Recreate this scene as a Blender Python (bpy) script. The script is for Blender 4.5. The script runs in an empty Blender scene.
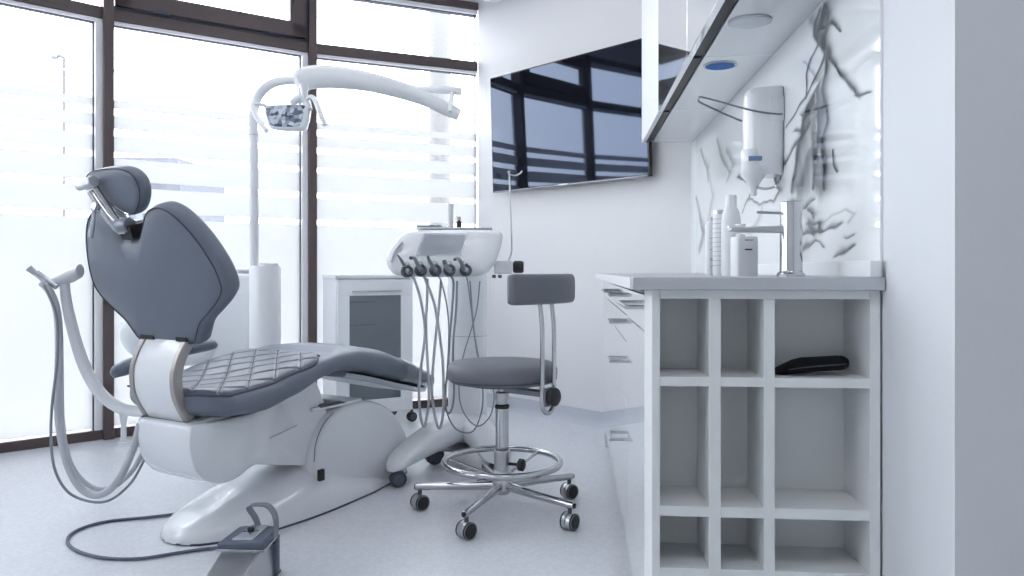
import bpy, bmesh, math, random
import numpy as np
from mathutils import Vector, Matrix
random.seed(7)
SC = bpy.context.scene
COL = SC.collection
F, HY, CX, CH = 760.0, 271.0, 512.0, 0.92      # focal length in px, horizon row, centre column, eye height (m)
R = math.radians

def at(px, py, d):
    return Vector(((px-CX)/F*d, d, CH-(py-HY)/F*d))

# ------------------------------------------------------------------ materials
def mat(name, col, rough=.5, metal=0, coat=0, spec=.5, var=.02, scale=6, bump=0, bscale=200, trans=0, ior=1.5, alpha=1, coat_rough=.03):
    m = bpy.data.materials.new(name); m.use_nodes = True
    nt = m.node_tree; N = nt.nodes; L = nt.links
    b = N['Principled BSDF']
    b.inputs['Roughness'].default_value = rough
    b.inputs['Metallic'].default_value = metal
    b.inputs['Coat Weight'].default_value = coat
    b.inputs['Coat Roughness'].default_value = coat_rough
    b.inputs['Specular IOR Level'].default_value = spec
    b.inputs['Transmission Weight'].default_value = trans
    b.inputs['IOR'].default_value = ior
    b.inputs['Alpha'].default_value = alpha
    tc = N.new('ShaderNodeTexCoord')
    no = N.new('ShaderNodeTexNoise'); no.inputs['Scale'].default_value = scale; no.inputs['Detail'].default_value = 4
    L.new(tc.outputs['Object'], no.inputs['Vector'])
    mx = N.new('ShaderNodeMix'); mx.data_type = 'RGBA'
    c0 = [max(0, c*(1-var)) for c in col]; c1 = [min(1, c*(1+var)) for c in col]
    mx.inputs[6].default_value = (*c0, 1); mx.inputs[7].default_value = (*c1, 1)
    L.new(no.outputs['Fac'], mx.inputs[0]); L.new(mx.outputs[2], b.inputs['Base Color'])
    if bump:
        n2 = N.new('ShaderNodeTexNoise'); n2.inputs['Scale'].default_value = bscale; n2.inputs['Detail'].default_value = 3
        L.new(tc.outputs['Object'], n2.inputs['Vector'])
        bp = N.new('ShaderNodeBump'); bp.inputs['Strength'].default_value = bump; bp.inputs['Distance'].default_value = .002
        L.new(n2.outputs['Fac'], bp.inputs['Height']); L.new(bp.outputs['Normal'], b.inputs['Normal'])
    return m

M = {}
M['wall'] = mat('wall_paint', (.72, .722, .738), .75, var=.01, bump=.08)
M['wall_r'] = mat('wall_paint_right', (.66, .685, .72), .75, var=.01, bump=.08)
M['ceil'] = mat('ceiling_paint', (.8, .81, .83), .8, var=.01)
M['skirt'] = mat('coved_vinyl_skirting', (.50, .53, .59), .5, var=.04, scale=90)
M['frame'] = mat('brown_aluminium', (.088, .064, .064), .45, var=.05)
M['framei'] = mat('pale_aluminium', (.85, .85, .87), .4, var=.03)
M['gasket'] = mat('dark_gasket', (.05, .055, .08), .5)
M['gloss'] = mat('white_gloss_lacquer', (.78, .80, .83), .12, coat=1, coat_rough=.015, var=.006)
M['carcass'] = mat('white_melamine', (.73, .75, .76), .45, var=.01)
M['mirror'] = mat('mirror_gloss_front', (.80, .81, .83), .04, metal=.8, coat=1, coat_rough=.01, var=.006)
M['under'] = mat('grey_gloss_board', (.66, .69, .72), .15, coat=.6, var=.01)
M['top'] = mat('grey_laminate_worktop', (.47, .49, .53), .4, var=.03, scale=60)
M['white'] = mat('white_plastic', (.74, .76, .79), .28, coat=.4, var=.008)
M['shell'] = mat('white_gloss_shell', (.70, .72, .755), .22, coat=.7, var=.008)
M['whitem'] = mat('white_satin_plastic', (.72, .74, .77), .5, var=.008)
M['leather'] = mat('grey_upholstery', (.135, .155, .20), .42, var=.05, scale=12, bump=.12, bscale=350, spec=.45)
M['leather2'] = mat('grey_stool_vinyl', (.13, .14, .165), .5, var=.05, scale=12, bump=.12, bscale=350, spec=.4)
M['quilt'] = mat('quilted_grey_upholstery', (.088, .102, .138), .36, var=.05, scale=12, bump=.12, bscale=350)
M['stitch'] = mat('dark_piping', (.045, .052, .075), .6)
M['chrome'] = mat('chrome', (.50, .51, .53), .10, metal=1, var=.01)
M['steel'] = mat('brushed_steel', (.52, .53, .55), .3, metal=1, var=.04)
M['rim'] = mat('brushed_bracket_rim', (.36, .34, .335), .38, metal=.7, var=.04)
M['dsteel'] = mat('grey_metal', (.22, .24, .28), .38, metal=.6, var=.04)
M['black'] = mat('black_rubber', (.012, .012, .016), .5)
M['dark'] = mat('dark_grey_plastic', (.06, .065, .08), .4)
M['bluegrey'] = mat('blue_grey_plastic', (.09, .11, .16), .45)
M['hose'] = mat('grey_silicone_hose', (.46, .48, .52), .42, var=.02)
M['hosed'] = mat('darker_grey_hose', (.25, .27, .31), .42, var=.02)
M['screen'] = mat('grey_display', (.33, .35, .40), .2, var=.02)
M['tv'] = mat('black_television_glass', (.004, .005, .008), .035, spec=.75)
M['tv'].node_tree.nodes['Principled BSDF'].inputs['Specular Tint'].default_value = (.55, .68, 1, 1)
M['tvb'] = mat('black_television_bezel', (.01, .01, .014), .25)
M['tinted'] = mat('grey_tinted_glass', (.13, .155, .175), .12, coat=.5, var=.02)
M['cable'] = mat('dark_grey_cable', (.10, .115, .17), .5)
M['blue'] = mat('blue_plastic', (.04, .12, .33), .3)
M['led'] = mat('led_lens_blue', (.02, .13, .42), .5, spec=.2)
M['silver'] = mat('silver_plastic', (.5, .53, .57), .25, metal=.5)
M['concrete'] = mat('pale_concrete', (.20, .195, .195), .9, var=.05, scale=3)
M['paving'] = mat('outdoor_paving', (.30, .30, .32), .9, var=.1, scale=1)
M['far'] = mat('distant_facade', (.12, .125, .15), .9, var=.1, scale=.5)
M['farw'] = mat('distant_window', (.13, .15, .20), .3)
M['pale'] = mat('pale_lamp_metal', (.10, .10, .11), .6)
M['label'] = mat('pale_blue_label', (.16, .24, .42), .5)
M['print'] = mat('dark_print', (.05, .055, .07), .6)
M['beige'] = mat('beige_cap', (.45, .38, .32), .5)
M['fabric'] = mat('black_fabric', (.006, .006, .009), .8, spec=.2, bump=.4, bscale=500)
M['brown'] = mat('brown_bottle', (.03, .022, .022), .15)
M['clear'] = mat('clear_plastic', (.80, .84, .90), .07, trans=.85, ior=1.2, coat=.5)

def floor_mat():
    m = mat('speckled_vinyl_floor', (.50, .535, .60), .33, var=.0)
    nt = m.node_tree; N = nt.nodes; L = nt.links; b = N['Principled BSDF']
    tc = N.new('ShaderNodeTexCoord')
    n1 = N.new('ShaderNodeTexNoise'); n1.inputs['Scale'].default_value = 70; n1.inputs['Detail'].default_value = 6
    n2 = N.new('ShaderNodeTexNoise'); n2.inputs['Scale'].default_value = 2.2; n2.inputs['Detail'].default_value = 4
    for n in (n1, n2): L.new(tc.outputs['Object'], n.inputs['Vector'])
    r = N.new('ShaderNodeValToRGB')
    r.color_ramp.elements[0].position = .38; r.color_ramp.elements[0].color = (.60, .62, .665, 1)
    r.color_ramp.elements[1].position = .62; r.color_ramp.elements[1].color = (.665, .685, .725, 1)
    L.new(n1.outputs['Fac'], r.inputs[0])
    mx = N.new('ShaderNodeMix'); mx.data_type = 'RGBA'; mx.blend_type = 'MULTIPLY'; mx.inputs[0].default_value = 1
    r2 = N.new('ShaderNodeValToRGB')
    r2.color_ramp.elements[0].color = (.93, .93, .94, 1); r2.color_ramp.elements[1].color = (1, 1, 1, 1)
    L.new(n2.outputs['Fac'], r2.inputs[0])
    L.new(r.outputs[0], mx.inputs[6]); L.new(r2.outputs[0], mx.inputs[7]); L.new(mx.outputs[2], b.inputs['Base Color'])
    return m
M['floor'] = floor_mat()

def glass_mat():
    m = bpy.data.materials.new('window_glass'); m.use_nodes = True
    nt = m.node_tree; N = nt.nodes; L = nt.links; N.remove(N['Principled BSDF'])
    o = N['Material Output']
    t = N.new('ShaderNodeBsdfTransparent'); t.inputs[0].default_value = (.96, .975, .98, 1)
    g = N.new('ShaderNodeBsdfGlossy'); g.inputs['Roughness'].default_value = .01
    f = N.new('ShaderNodeLayerWeight'); f.inputs[0].default_value = .5
    p = N.new('ShaderNodeMath'); p.operation = 'POWER'; p.inputs[1].default_value = 4; L.new(f.outputs['Facing'], p.inputs[0])
    q = N.new('ShaderNodeMath'); q.operation = 'MULTIPLY_ADD'; q.inputs[1].default_value = .5; q.inputs[2].default_value = .04; L.new(p.outputs[0], q.inputs[0])
    x = N.new('ShaderNodeMixShader')
    L.new(q.outputs[0], x.inputs[0]); L.new(t.outputs[0], x.inputs[1]); L.new(g.outputs[0], x.inputs[2]); L.new(x.outputs[0], o.inputs[0])
    return m
M['glass'] = glass_mat()
def film_mat():
    m = bpy.data.materials.new('frosted_film'); m.use_nodes = True
    nt = m.node_tree; N = nt.nodes; L = nt.links; N.remove(N['Principled BSDF'])
    o = N['Material Output']
    tl = N.new('ShaderNodeBsdfTranslucent'); df = N.new('ShaderNodeBsdfDiffuse'); df.inputs[0].default_value = (.7, .71, .74, 1)
    tc = N.new('ShaderNodeTexCoord'); no = N.new('ShaderNodeTexNoise'); no.inputs['Scale'].default_value = 1.5
    r = N.new('ShaderNodeValToRGB'); r.color_ramp.elements[0].color = (.55, .55, .552, 1); r.color_ramp.elements[1].color = (.59, .59, .592, 1)
    L.new(tc.outputs['Object'], no.inputs['Vector']); L.new(no.outputs['Fac'], r.inputs[0]); L.new(r.outputs[0], tl.inputs[0])
    x = N.new('ShaderNodeMixShader'); x.inputs[0].default_value = .22
    L.new(tl.outputs[0], x.inputs[1]); L.new(df.outputs[0], x.inputs[2]); L.new(x.outputs[0], o.inputs[0])
    return m
M['film'] = film_mat()

# ------------------------------------------------------------------ mesh builder
def smooth_path(pts, k=6):
    P = [Vector(p) for p in pts]
    if len(P) < 3 or k <= 1: return P
    out = []
    Q = [P[0]*2-P[1]] + P + [P[-1]*2-P[-2]]
    for i in range(1, len(Q)-2):
        p0, p1, p2, p3 = Q[i-1], Q[i], Q[i+1], Q[i+2]
        for j in range(k):
            t = j/k
            out.append(.5*((2*p1)+(p2-p0)*t+(2*p0-5*p1+4*p2-p3)*t*t+(3*p1-p0-3*p2+p3)*t**3))
    out.append(P[-1]); return out
def interp(vals, n):
    if isinstance(vals, (int, float)): return [vals]*n
    o = []
    for i in range(n):
        t = i/(n-1)*(len(vals)-1); a = min(int(t), len(vals)-2); o.append(vals[a]+(vals[a+1]-vals[a])*(t-a))
    return o

class MB:
    def __init__(s): s.v = []; s.f = []
    def add(s, vs, fs):
        n = len(s.v); s.v += [Vector(p) for p in vs]; s.f += [tuple(i+n for i in f) for f in fs]; return s
    def box(s, x0, x1, y0, y1, z0, z1, m=None):
        vs = [Vector((x, y, z)) for x in (x0, x1) for y in (y0, y1) for z in (z0, z1)]
        if m is not None: vs = [m @ p for p in vs]
        return s.add(vs, [(0, 1, 3, 2), (4, 6, 7, 5), (0, 4, 5, 1), (2, 3, 7, 6), (0, 2, 6, 4), (1, 5, 7, 3)])
    def loft(s, secs, cap=True, closed=False):
        n = len(secs[0]); vs = [p for c in secs for p in c]; fs = []
        K = len(secs)
        for i in range(K-1 if not closed else K):
            a = i*n; b = ((i+1) % K)*n
            for j in range(n):
                k = (j+1) % n; fs.append((a+j, a+k, b+k, b+j))
        if cap and not closed:
            fs.append(tuple(range(n-1, -1, -1))); fs.append(tuple((K-1)*n+j for j in range(n)))
        return s.add(vs, fs)
    def tube(s, pts, r, n=12, k=6, cap=True, flat=None, closed=False):
        P = smooth_path(pts, k); rs = interp(r, len(P)); secs = []
        up = Vector((0, 0, 1)); T0 = (P[1]-P[0]).normalized()
        if abs(T0.z) > .9: up = Vector((1, 0, 0))
        nr = (up - T0*up.dot(T0)).normalized()
        for i, p in enumerate(P):
            T = (P[min(i+1, len(P)-1)]-P[max(i-1, 0)]).normalized()
            if closed: T = (P[(i+1) % len(P)]-P[i-1]).normalized()
            nr = (nr-T*nr.dot(T)).normalized(); bn = T.cross(nr)
            fy = flat if flat else 1
            secs.append([p+nr*(rs[i]*math.cos(a))+bn*(rs[i]*fy*math.sin(a)) for a in [2*math.pi*j/n for j in range(n)]])
        return s.loft(secs, cap, closed)
    def cyl(s, p0, p1, r0, r1=None, n=24):
        return s.tube([p0, p1], [r0, r0 if r1 is None else r1], n, 1)
    def lathe(s, prof, c=(0, 0, 0), axis=(0, 0, 1), n=32, sx=1, sy=1):
        ax = Vector(axis).normalized(); u = ax.orthogonal().normalized(); w = ax.cross(u); c = Vector(c); secs = []
        if abs(ax.z) > .99: u = Vector((1, 0, 0)); w = Vector((0, 1, 0))
        for r, z in prof:
            secs.append([c+ax*z+u*(sx*max(r, 1e-4)*math.cos(a))+w*(sy*max(r, 1e-4)*math.sin(a)) for a in [2*math.pi*j/n for j in range(n)]])
        return s.loft(secs)
    def ring(s, c, r, t, n=48, m=10, axis=(0, 0, 1), flat=1):
        ax = Vector(axis).normalized(); u = ax.orthogonal().normalized(); w = ax.cross(u); c = Vector(c); secs = []
        for i in range(n):
            a = 2*math.pi*i/n; d = u*math.cos(a)+w*math.sin(a)
            secs.append([c+d*(r+t*math.cos(b))+ax*(t*flat*math.sin(b)) for b in [2*math.pi*j/m for j in range(m)]])
        return s.loft(secs, False, True)
    def prism(s, outline, fn, a, b):
        n = len(outline); vs = [fn(x, y, a) for x, y in outline]+[fn(x, y, b) for x, y in outline]
        fs = [tuple(range(n-1, -1, -1)), tuple(n+j for j in range(n))]
        for j in range(n): k = (j+1) % n; fs.append((j, k, n+k, n+j))
        return s.add(vs, fs)
    def pillow(s, outline, fn, rings, back=True, front=True):
        """closed outline (x,y) scaled about its centre; rings = [(scale, t)] from back centre to front centre."""
        cx = sum(p[0] for p in outline)/len(outline); cy = sum(p[1] for p in outline)/len(outline)
        return s.loft([[fn(cx+(x-cx)*k, cy+(y-cy)*k, t) for x, y in outline] for k, t in rings])
    def build(s, name, m, parent=None, bevel=0, ang=40, world=False, seg=2, sub=0, props=None):
        me = bpy.data.meshes.new(name)
        V = s.v
        if parent is not None and world:
            inv = parent.matrix_basis.inverted() if parent.parent is None else (parent.parent.matrix_basis @ parent.matrix_basis).inverted()
            V = [inv @ p for p in V]
        o = bpy.data.objects.new(name, me)
        if parent is None:
            lo = Vector((min(p.x for p in V), min(p.y for p in V), min(p.z for p in V))); hi = Vector((max(p.x for p in V), max(p.y for p in V), max(p.z for p in V)))
            c = Vector(((lo.x+hi.x)/2, (lo.y+hi.y)/2, lo.z)); V = [p-c for p in V]; o.location = c
        me.from_pydata([tuple(p) for p in V], [], s.f)
        bm = bmesh.new(); bm.from_mesh(me); bmesh.ops.recalc_face_normals(bm, faces=bm.faces); bm.to_mesh(me); bm.free()
        me.materials.append(m); me.shade_smooth(); me.set_sharp_from_angle(angle=R(ang))
        COL.objects.link(o)
        if parent is not None: o.parent = parent
        if bevel:
            md = o.modifiers.new('bevel', 'BEVEL'); md.width = bevel; md.segments = seg; md.limit_method = 'ANGLE'; md.angle_limit = R(35)
            md.harden_normals = False
        if sub:
            md = o.modifiers.new('sub', 'SUBSURF'); md.levels = sub; md.render_levels = sub
        if props:
            for k, v in props.items(): o[k] = v
        return o

def tag(o, label, cat, group=None):
    o['label'] = label; o['category'] = cat
    if group: o['group'] = group
    return o
def thing(name, label, cat, loc=(0, 0, 0), rz=0, group=None):
    o = bpy.data.objects.new(name, None); COL.objects.link(o)
    o.empty_display_size = .1
    o.matrix_basis = Matrix.Translation(Vector(loc)) @ Matrix.Rotation(rz, 4, 'Z')
    if label: tag(o, label, cat, group)
    return o
def struct(o): o['kind'] = 'structure'; return o
def sempty(name, loc=(0, 0, 0), rz=0): return struct(thing(name, None, None, loc, rz))

def rrect(w, h, r, n=6, cx=0, cy=0):
    o = []
    for sx, sy, a0 in ((1, 1, 0), (-1, 1, 90), (-1, -1, 180), (1, -1, 270)):
        for i in range(n+1):
            a = R(a0+90*i/n); o.append((cx+sx*(w/2-r)+r*math.cos(a), cy+sy*(h/2-r)+r*math.sin(a)))
    return o
def spline2(pts, k=6):
    n = len(pts); out = []
    for i in range(n):
        p0, p1, p2, p3 = [Vector((*pts[(i+j) % n], 0)) for j in (-1, 0, 1, 2)]
        for j in range(k):
            t = j/k; q = .5*((2*p1)+(p2-p0)*t+(2*p0-5*p1+4*p2-p3)*t*t+(3*p1-p0-3*p2+p3)*t**3); out.append((q.x, q.y))
    return out
def lerp_tab(tab, x):
    if x <= tab[0][0]: return tab[0][1:]
    for a, b in zip(tab, tab[1:]):
        if x <= b[0]:
            t = (x-a[0])/(b[0]-a[0]); t2 = t*t*(3-2*t)*.3+t*.7
            return tuple(p+(q-p)*t2 for p, q in zip(a[1:], b[1:]))
    return tab[-1][1:]

# ------------------------------------------------------------------ camera and world
cam = bpy.data.cameras.new('camera'); co = bpy.data.objects.new('camera', cam); COL.objects.link(co)
co.location = (0, 0, CH); co.rotation_euler = (R(90), 0, 0); cam.lens = 36*F/1024; cam.sensor_width = 36
cam.shift_y = -(288-HY)/1024; cam.clip_start = .02; cam.clip_end = 300
SC.camera = co
SC.view_settings.view_transform = 'Standard'; SC.view_settings.look = 'None'; SC.view_settings.gamma = 1
SC.view_settings.use_curve_mapping = False; SC.view_settings.exposure = 0.62
w = bpy.data.worlds.new('sky'); SC.world = w; w.use_nodes = True
N = w.node_tree.nodes; L = w.node_tree.links; bg = N['Background']
tc = N.new('ShaderNodeTexCoord'); sp = N.new('ShaderNodeSeparateXYZ'); rp = N.new('ShaderNodeValToRGB')
L.new(tc.outputs['Generated'], sp.inputs[0]); L.new(sp.outputs[2], rp.inputs[0]); L.new(rp.outputs[0], bg.inputs[0])
rp.color_ramp.elements[0].position = 0; rp.color_ramp.elements[0].color = (.99, .99, 1.0, 1)
rp.color_ramp.elements[1].position = .7; rp.color_ramp.elements[1].color = (.88, .93, 1.0, 1)
bg.inputs[1].default_value = 5.6

# ------------------------------------------------------------------ room shell
CEIL = 3.05
# window wall: a curved facade of flat panels, about 10 degrees apart
P = [Vector((-.235, 5.25)), Vector((-1.266, 4.81)), Vector((-2.217, 4.17))]
ang = 43
for k in range(5):
    a = R(ang); P.append(P[-1]-Vector((math.cos(a), math.sin(a)))*1.14); ang += 10
BACK = -1.8; RIGHT = 2.6
W1 = Vector((.952, 4.04))       # where the screen wall meets the worktop wall
PHI = math.atan(62/760)
cabM = Matrix.Rotation(-PHI, 4, 'Z')
cph, sph = math.cos(PHI), math.sin(PHI)
def cw(u, v, z=0): return Vector((u*cph+v*sph, v*cph-u*sph, z))
def v_of(px, u):
    r = (px-CX)/F; return u*(cph+r*sph)/(r*cph-sph)
def u_of(px, v):
    r = (px-CX)/F; return v*(r*cph-sph)/(cph+r*sph)
UW = .626
pierv = v_of(955, UW)
C1 = cw(UW, pierv).xy.copy()
C2 = cw(2.4, pierv).xy.copy()
poly = [P[0], W1, C1, C2, Vector((C2.x, BACK)), Vector((P[-1].x, BACK))] + list(reversed(P[1:]))
def flat_poly(name, pts, z0, z1, m):
    b = MB(); b.prism([(p.x, p.y) for p in pts], lambda x, y, t: Vector((x, y, t)), z0, z1)
    return struct(b.build(name, m, ang=20))
# floor and ceiling are slightly larger than the room outline
ctr = Vector((-1, 1.5))
big = [ctr+(p-ctr)*1.06 for p in poly]
flat_poly('floor', big, -.08, 0, M['floor'])
flat_poly('ceiling', big, CEIL, CEIL+.1, M['ceil'])
def wall_seg(name, a, b_, z0, z1, m, th=.12, ext=0.0, flip=False):
    d = (b_-a).normalized(); n = Vector((d.y, -d.x))
    mid = (a+b_)/2
    if (n.dot(ctr-mid) > 0) != flip: n = -n
    a2, b2 = a-d*ext, b_+d*ext
    B = MB(); B.prism([(a2.x, a2.y), (b2.x, b2.y), (b2.x+n.x*th, b2.y+n.y*th), (a2.x+n.x*th, a2.y+n.y*th)], lambda x, y, t: Vector((x, y, t)), z0, z1)
    return struct(B.build(name, m, ang=20))
wall_seg('wall_back', P[0], W1, 0, CEIL, M['wall'])
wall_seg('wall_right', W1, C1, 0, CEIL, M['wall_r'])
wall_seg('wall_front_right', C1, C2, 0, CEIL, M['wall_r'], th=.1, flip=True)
wall_seg('wall_side_right', C2, Vector((C2.x, BACK)), 0, CEIL, M['wall'])
wall_seg('wall_behind', Vector((C2.x, BACK)), Vector((P[-1].x, BACK)), 0, CEIL, M['wall'])
wall_seg('wall_left', Vector((P[-1].x, BACK)), P[-1], 0, CEIL, M['wall'])
# coved skirting on the screen wall
d = (W1-P[0]).normalized(); nin = Vector((-.713, -.701))
sk = MB(); prof = [(0, 0), (.03, 0), (.022, .008), (.012, .022), (.007, .05), (.005, .09), (0, .092)]
sk.loft([[Vector((q.x+nin.x*a, q.y+nin.y*a, z)) for a, z in prof] for q in (P[0], W1)])
struct(sk.build('baseboard_back', M['skirt'], ang=60))

strips = [(1.868, 1.909), (1.782, 1.823), (1.669, 1.709), (1.545, 1.580), (1.385, 1.420), (1.213, 1.246)]
TRZ0, TRZ1, TOPZ = 2.30, 2.365, 2.72
def facade(k, a, b_):
    """panel k between posts at a (right end) and b_ (left end); local x runs from b_ to a, local y outwards."""
    d = (a-b_); Lr = d.length; an = math.atan2(d.y, d.x)
    e = sempty('window_%d' % k, (b_.x, b_.y, 0), an)     # outward is +y here (room lies to the right of the travel)
    g = MB(); g.box(0, Lr, .045, .057, .06, TOPZ); g.build('glass_pane', M['glass'], e)
    f = MB()
    z = 0.06
    for z0, z1 in reversed(strips): f.box(0, Lr, .034, .037, z, z0); z = z1
    f.build('frosted_film', M['film'], e)
    fr = MB(); fr.box(0, Lr, 0, .07, 0, .052); fr.box(0, Lr, -.012, .07, TOPZ, TOPZ+.05)
    fr.box(0, Lr, 0, .07, TRZ0, TRZ1); fr.build('window_frame', M['frame'], e, .003)
    li = MB(); li.box(0, Lr, .008, .06, TRZ0-.018, TRZ0); li.box(0, Lr, .0, .06, TOPZ-.028, TOPZ); li.build('glazing_bead', M['framei'], e, .002)
    gk = MB(); gk.box(0, Lr, .03, .06, TRZ0-.023, TRZ0-.018); gk.box(0, Lr, .02, .06, TOPZ-.034, TOPZ-.028)
    xe = Lr-.009 if k == 3 else Lr-.068
    gk.box(xe, xe+.006, .03, .06, .052, TRZ0-.02 if k != 3 else TOPZ)
    gk.build('gasket', M['gasket'], e)
    jb = MB(); jb.box(0, .03, .045, .065, .052, TRZ0-.02)
    if k != 3: jb.box(Lr-.062, Lr-.02, .0, .065, .052, TRZ0-.02)
    jb.build('side_bead', M['framei'], e, .002)
    if k == 2:      # top-hung opening sash above the transom
        s_ = MB(); x0, x1, z0, z1 = .035, Lr-.045, TRZ1+.012, TOPZ-.01; t = .085
        s_.box(x0, x1, -.03, .03, z0, z0+t); s_.box(x0, x1, -.03, .03, z1-t, z1); s_.box(x0, x0+t, -.03, .03, z0, z1); s_.box(x1-t, x1, -.03, .03, z0, z1)
        s_.box(x0+t-.01, x1-t+.01, -.018, .03, z0+t-.01, z0+t+.012); s_.box(x1-t-.012, x1-t+.01, -.018, .03, z0, z1)
        s_.build('opening_sash', M['frame'], e, .004)
        bk = MB(); bk.box(.02, Lr-.03, -.005, .06, TRZ1, TRZ1+.014); bk.box(x1, Lr-.02, -.005, .05, TRZ1, TOPZ); bk.build('sash_gap', M['gasket'], e)
        h = MB()
        for xx in (.22, .86): h.box(xx, xx+.09, -.038, -.028, TRZ1+.004, TRZ1+.020)
        h.build('sash_hinge', M['gasket'], e, .002)
    return e
for k in range(len(P)-1): facade({0: 3, 1: 2, 2: 1}.get(k, k+1), P[k], P[k+1])
# posts between the panels
for k in range(1, len(P)-1):
    q = P[k]; t = (P[k-1]-P[k+1]).normalized(); an = math.atan2(t.y, t.x)
    b = MB(); m_ = Matrix.Translation((q.x, q.y, 0)) @ Matrix.Rotation(an, 4, 'Z')
    b.box(-.026, .026, -.03, .06, 0, TOPZ+.05, m_)
    struct(b.build('trim_%d' % k, M['frame'], bevel=.004))
for k in range(len(P)-1):
    wall_seg('wall_lintel_%s' % 'abcdefg'[k], P[k], P[k+1], TOPZ+.05, CEIL, M['wall'], th=.1)

# ------------------------------------------------------------------ outdoors
b = MB(); b.box(-70, 70, -60, 110, -.5, -.3); o = b.build('ground', M['paving']); struct(o)
b = MB(); c = at(440, 200, 6.6); b.lathe([(.093, -.3), (.093, 4.2)], (c.x, c.y, 0)); b.ring((c.x, c.y, 2.1), .095, .008, axis=(0, 0, 1))
tag(b.build('concrete_pole', M['concrete'], ang=60), 'grey round concrete pole standing outside the right-hand window', 'pole')
b = MB(); b.tube([at(-60, 67, 12), at(0, 69, 12), at(150, 71, 12.4), at(300, 72, 12.8), at(430, 69, 13)], .020, 6, 4)
tag(b.build('overhead_cable', M['dsteel']), 'thin overhead cable crossing outside behind all three windows', 'cable')
c = at(64, 100, 14)
lamp = thing('street_lamp', 'faint street lamp on thin post seen through the left window', 'street lamp', (c.x, c.y, -.3))
b = MB(); b.cyl((c.x, c.y, -.3), (c.x, c.y, at(64, 58, 14).z),   .04, .03, 8); b.build('lamp_post', M['pale'], lamp, world=True)
b = MB(); b.tube([at(64, 58, 14), at(60, 56, 14), at(56, 57, 14)], .03, 6); b.build('lamp_arm', M['pale'], lamp, world=True)
b = MB(); b.tube([at(58, 57, 14), at(54, 55, 14), at(50, 53, 14)], [.05, .09, .04], 8, 3, flat=.5); b.build('lamp_head', M['dsteel'], lamp, world=True)
hs = thing('distant_building', 'pale distant building glimpsed through the strips of the middle window', 'building', (-8.5, 19, -.3))
b = MB(); b.box(-1.1, .2, 0, 3, 0, 3.85); b.build('facade', M['far'], hs)
b = MB(); b.box(-1.5, .3, -.4, 3.2, 3.85, 4.0); b.box(-1.5, -.6, -.5, 0, 3.6, 3.85); b.build('roof', M['far'], hs)
for i in range(3):
    b = MB(); b.box(-.9+i*.4, -.72+i*.4, -.02, .02, 2.2, 3.1); b.build('window', M['farw'], hs)

# ------------------------------------------------------------------ television
aT = Vector((.701, -.713, 0)); nT = Vector((-.713, -.701, 0)); W0 = Vector((P[0].x, P[0].y, 0))
tvc = W0+aT*.862+Vector((0, 0, 1.813))
tv = thing('television', 'large black wall-mounted television on the white wall beside the window', 'television', tvc, math.atan2(aT.y, aT.x))
tm = Matrix.Translation((0, -.085, 0)) @ Matrix.Rotation(R(2.0), 4, 'X')      # local -y points into the room
b = MB(); b.box(-.615, .615, -.012, -.008, -.365, .368, tm); b.build('screen', M['tv'], tv)
b = MB(); b.box(-.625, .625, -.010, .02, -.377, .377, tm); b.box(-.45, .45, .02, .045, -.3, .15, tm); b.build('housing', M['tvb'], tv, .004)
b = MB(); b.box(-.61, .61, -.0135, -.01, -.3768, -.370, tm); b.build('lower_trim', M['dsteel'], tv)
b = MB(); b.box(-.035, .035, -.016, -.010, -.376, -.367, tm); b.build('logo', M['silver'], tv)
b = MB(); b.box(-.2, .2, -.045, -.002, -.2, .2); b.build('wall_bracket', M['dark'], tv)

# air conditioner high on the same wall
ac = thing('air_conditioner', 'white wall-mounted air conditioner cut off by the top of the frame', 'air conditioner', W0+aT*.62+Vector((0, 0, 2.70)), math.atan2(aT.y, aT.x))
b = MB(); pr = [(0, .02), (-.12, 0), (-.17, .02), (-.2, .07), (-.205, .2), (-.19, .27), (0, .29)]
b.prism(pr, lambda x, y, t: Vector((t, x, y)), -.42, .42); b.build('housing', M['whitem'], ac, .01, 30)
b = MB(); b.box(-.30, .38, -.165, -.13, -.004, .012); b.build('air_outlet', M['dark'], ac, .002)
b = MB(); b.box(-.37, .39, -.19, -.12, -.012, -.006, Matrix.Rotation(R(-8), 4, 'X')); b.build('louvre', M['whitem'], ac, .002)

# ------------------------------------------------------------------ fitted cabinets (cabinet frame: x = u across, y = v along the wall)
def cab(name, label, cat, u=0, v=0, z=0, group=None):
    p = cw(u, v, z); o = thing(name, label, cat, p, -PHI, group); o['_u'] = 0; del o['_u']; return o
class CF(MB):   # boxes given in cabinet coordinates, stored in world coordinates
    def cbox(s, u0, u1, v0, v1, z0, z1): return s.box(u0, u1, v0, v1, z0, z1, cabM)
def bar_handle(parent, vc, z, ln, uf, out=.035, m=None):
    b = MB()
    p = lambda u, v, zz: cabM @ Vector((u, v, zz))
    b.tube([p(uf-out, vc-ln/2, z), p(uf-out, vc+ln/2, z)], .0055, 10, 1)
    for v in (vc-ln/2+.012, vc+ln/2-.012): b.tube([p(uf-out-.002, v, z), p(uf+.001, v, z)], .0055, 10, 1)
    return b.build('handle', M['steel'], parent, world=True)
UF, V0, V1 = .162, 1.6, 4.08
TOPW = .9075
z_of = lambda py: CH-(py-HY)/F*1.568
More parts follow.
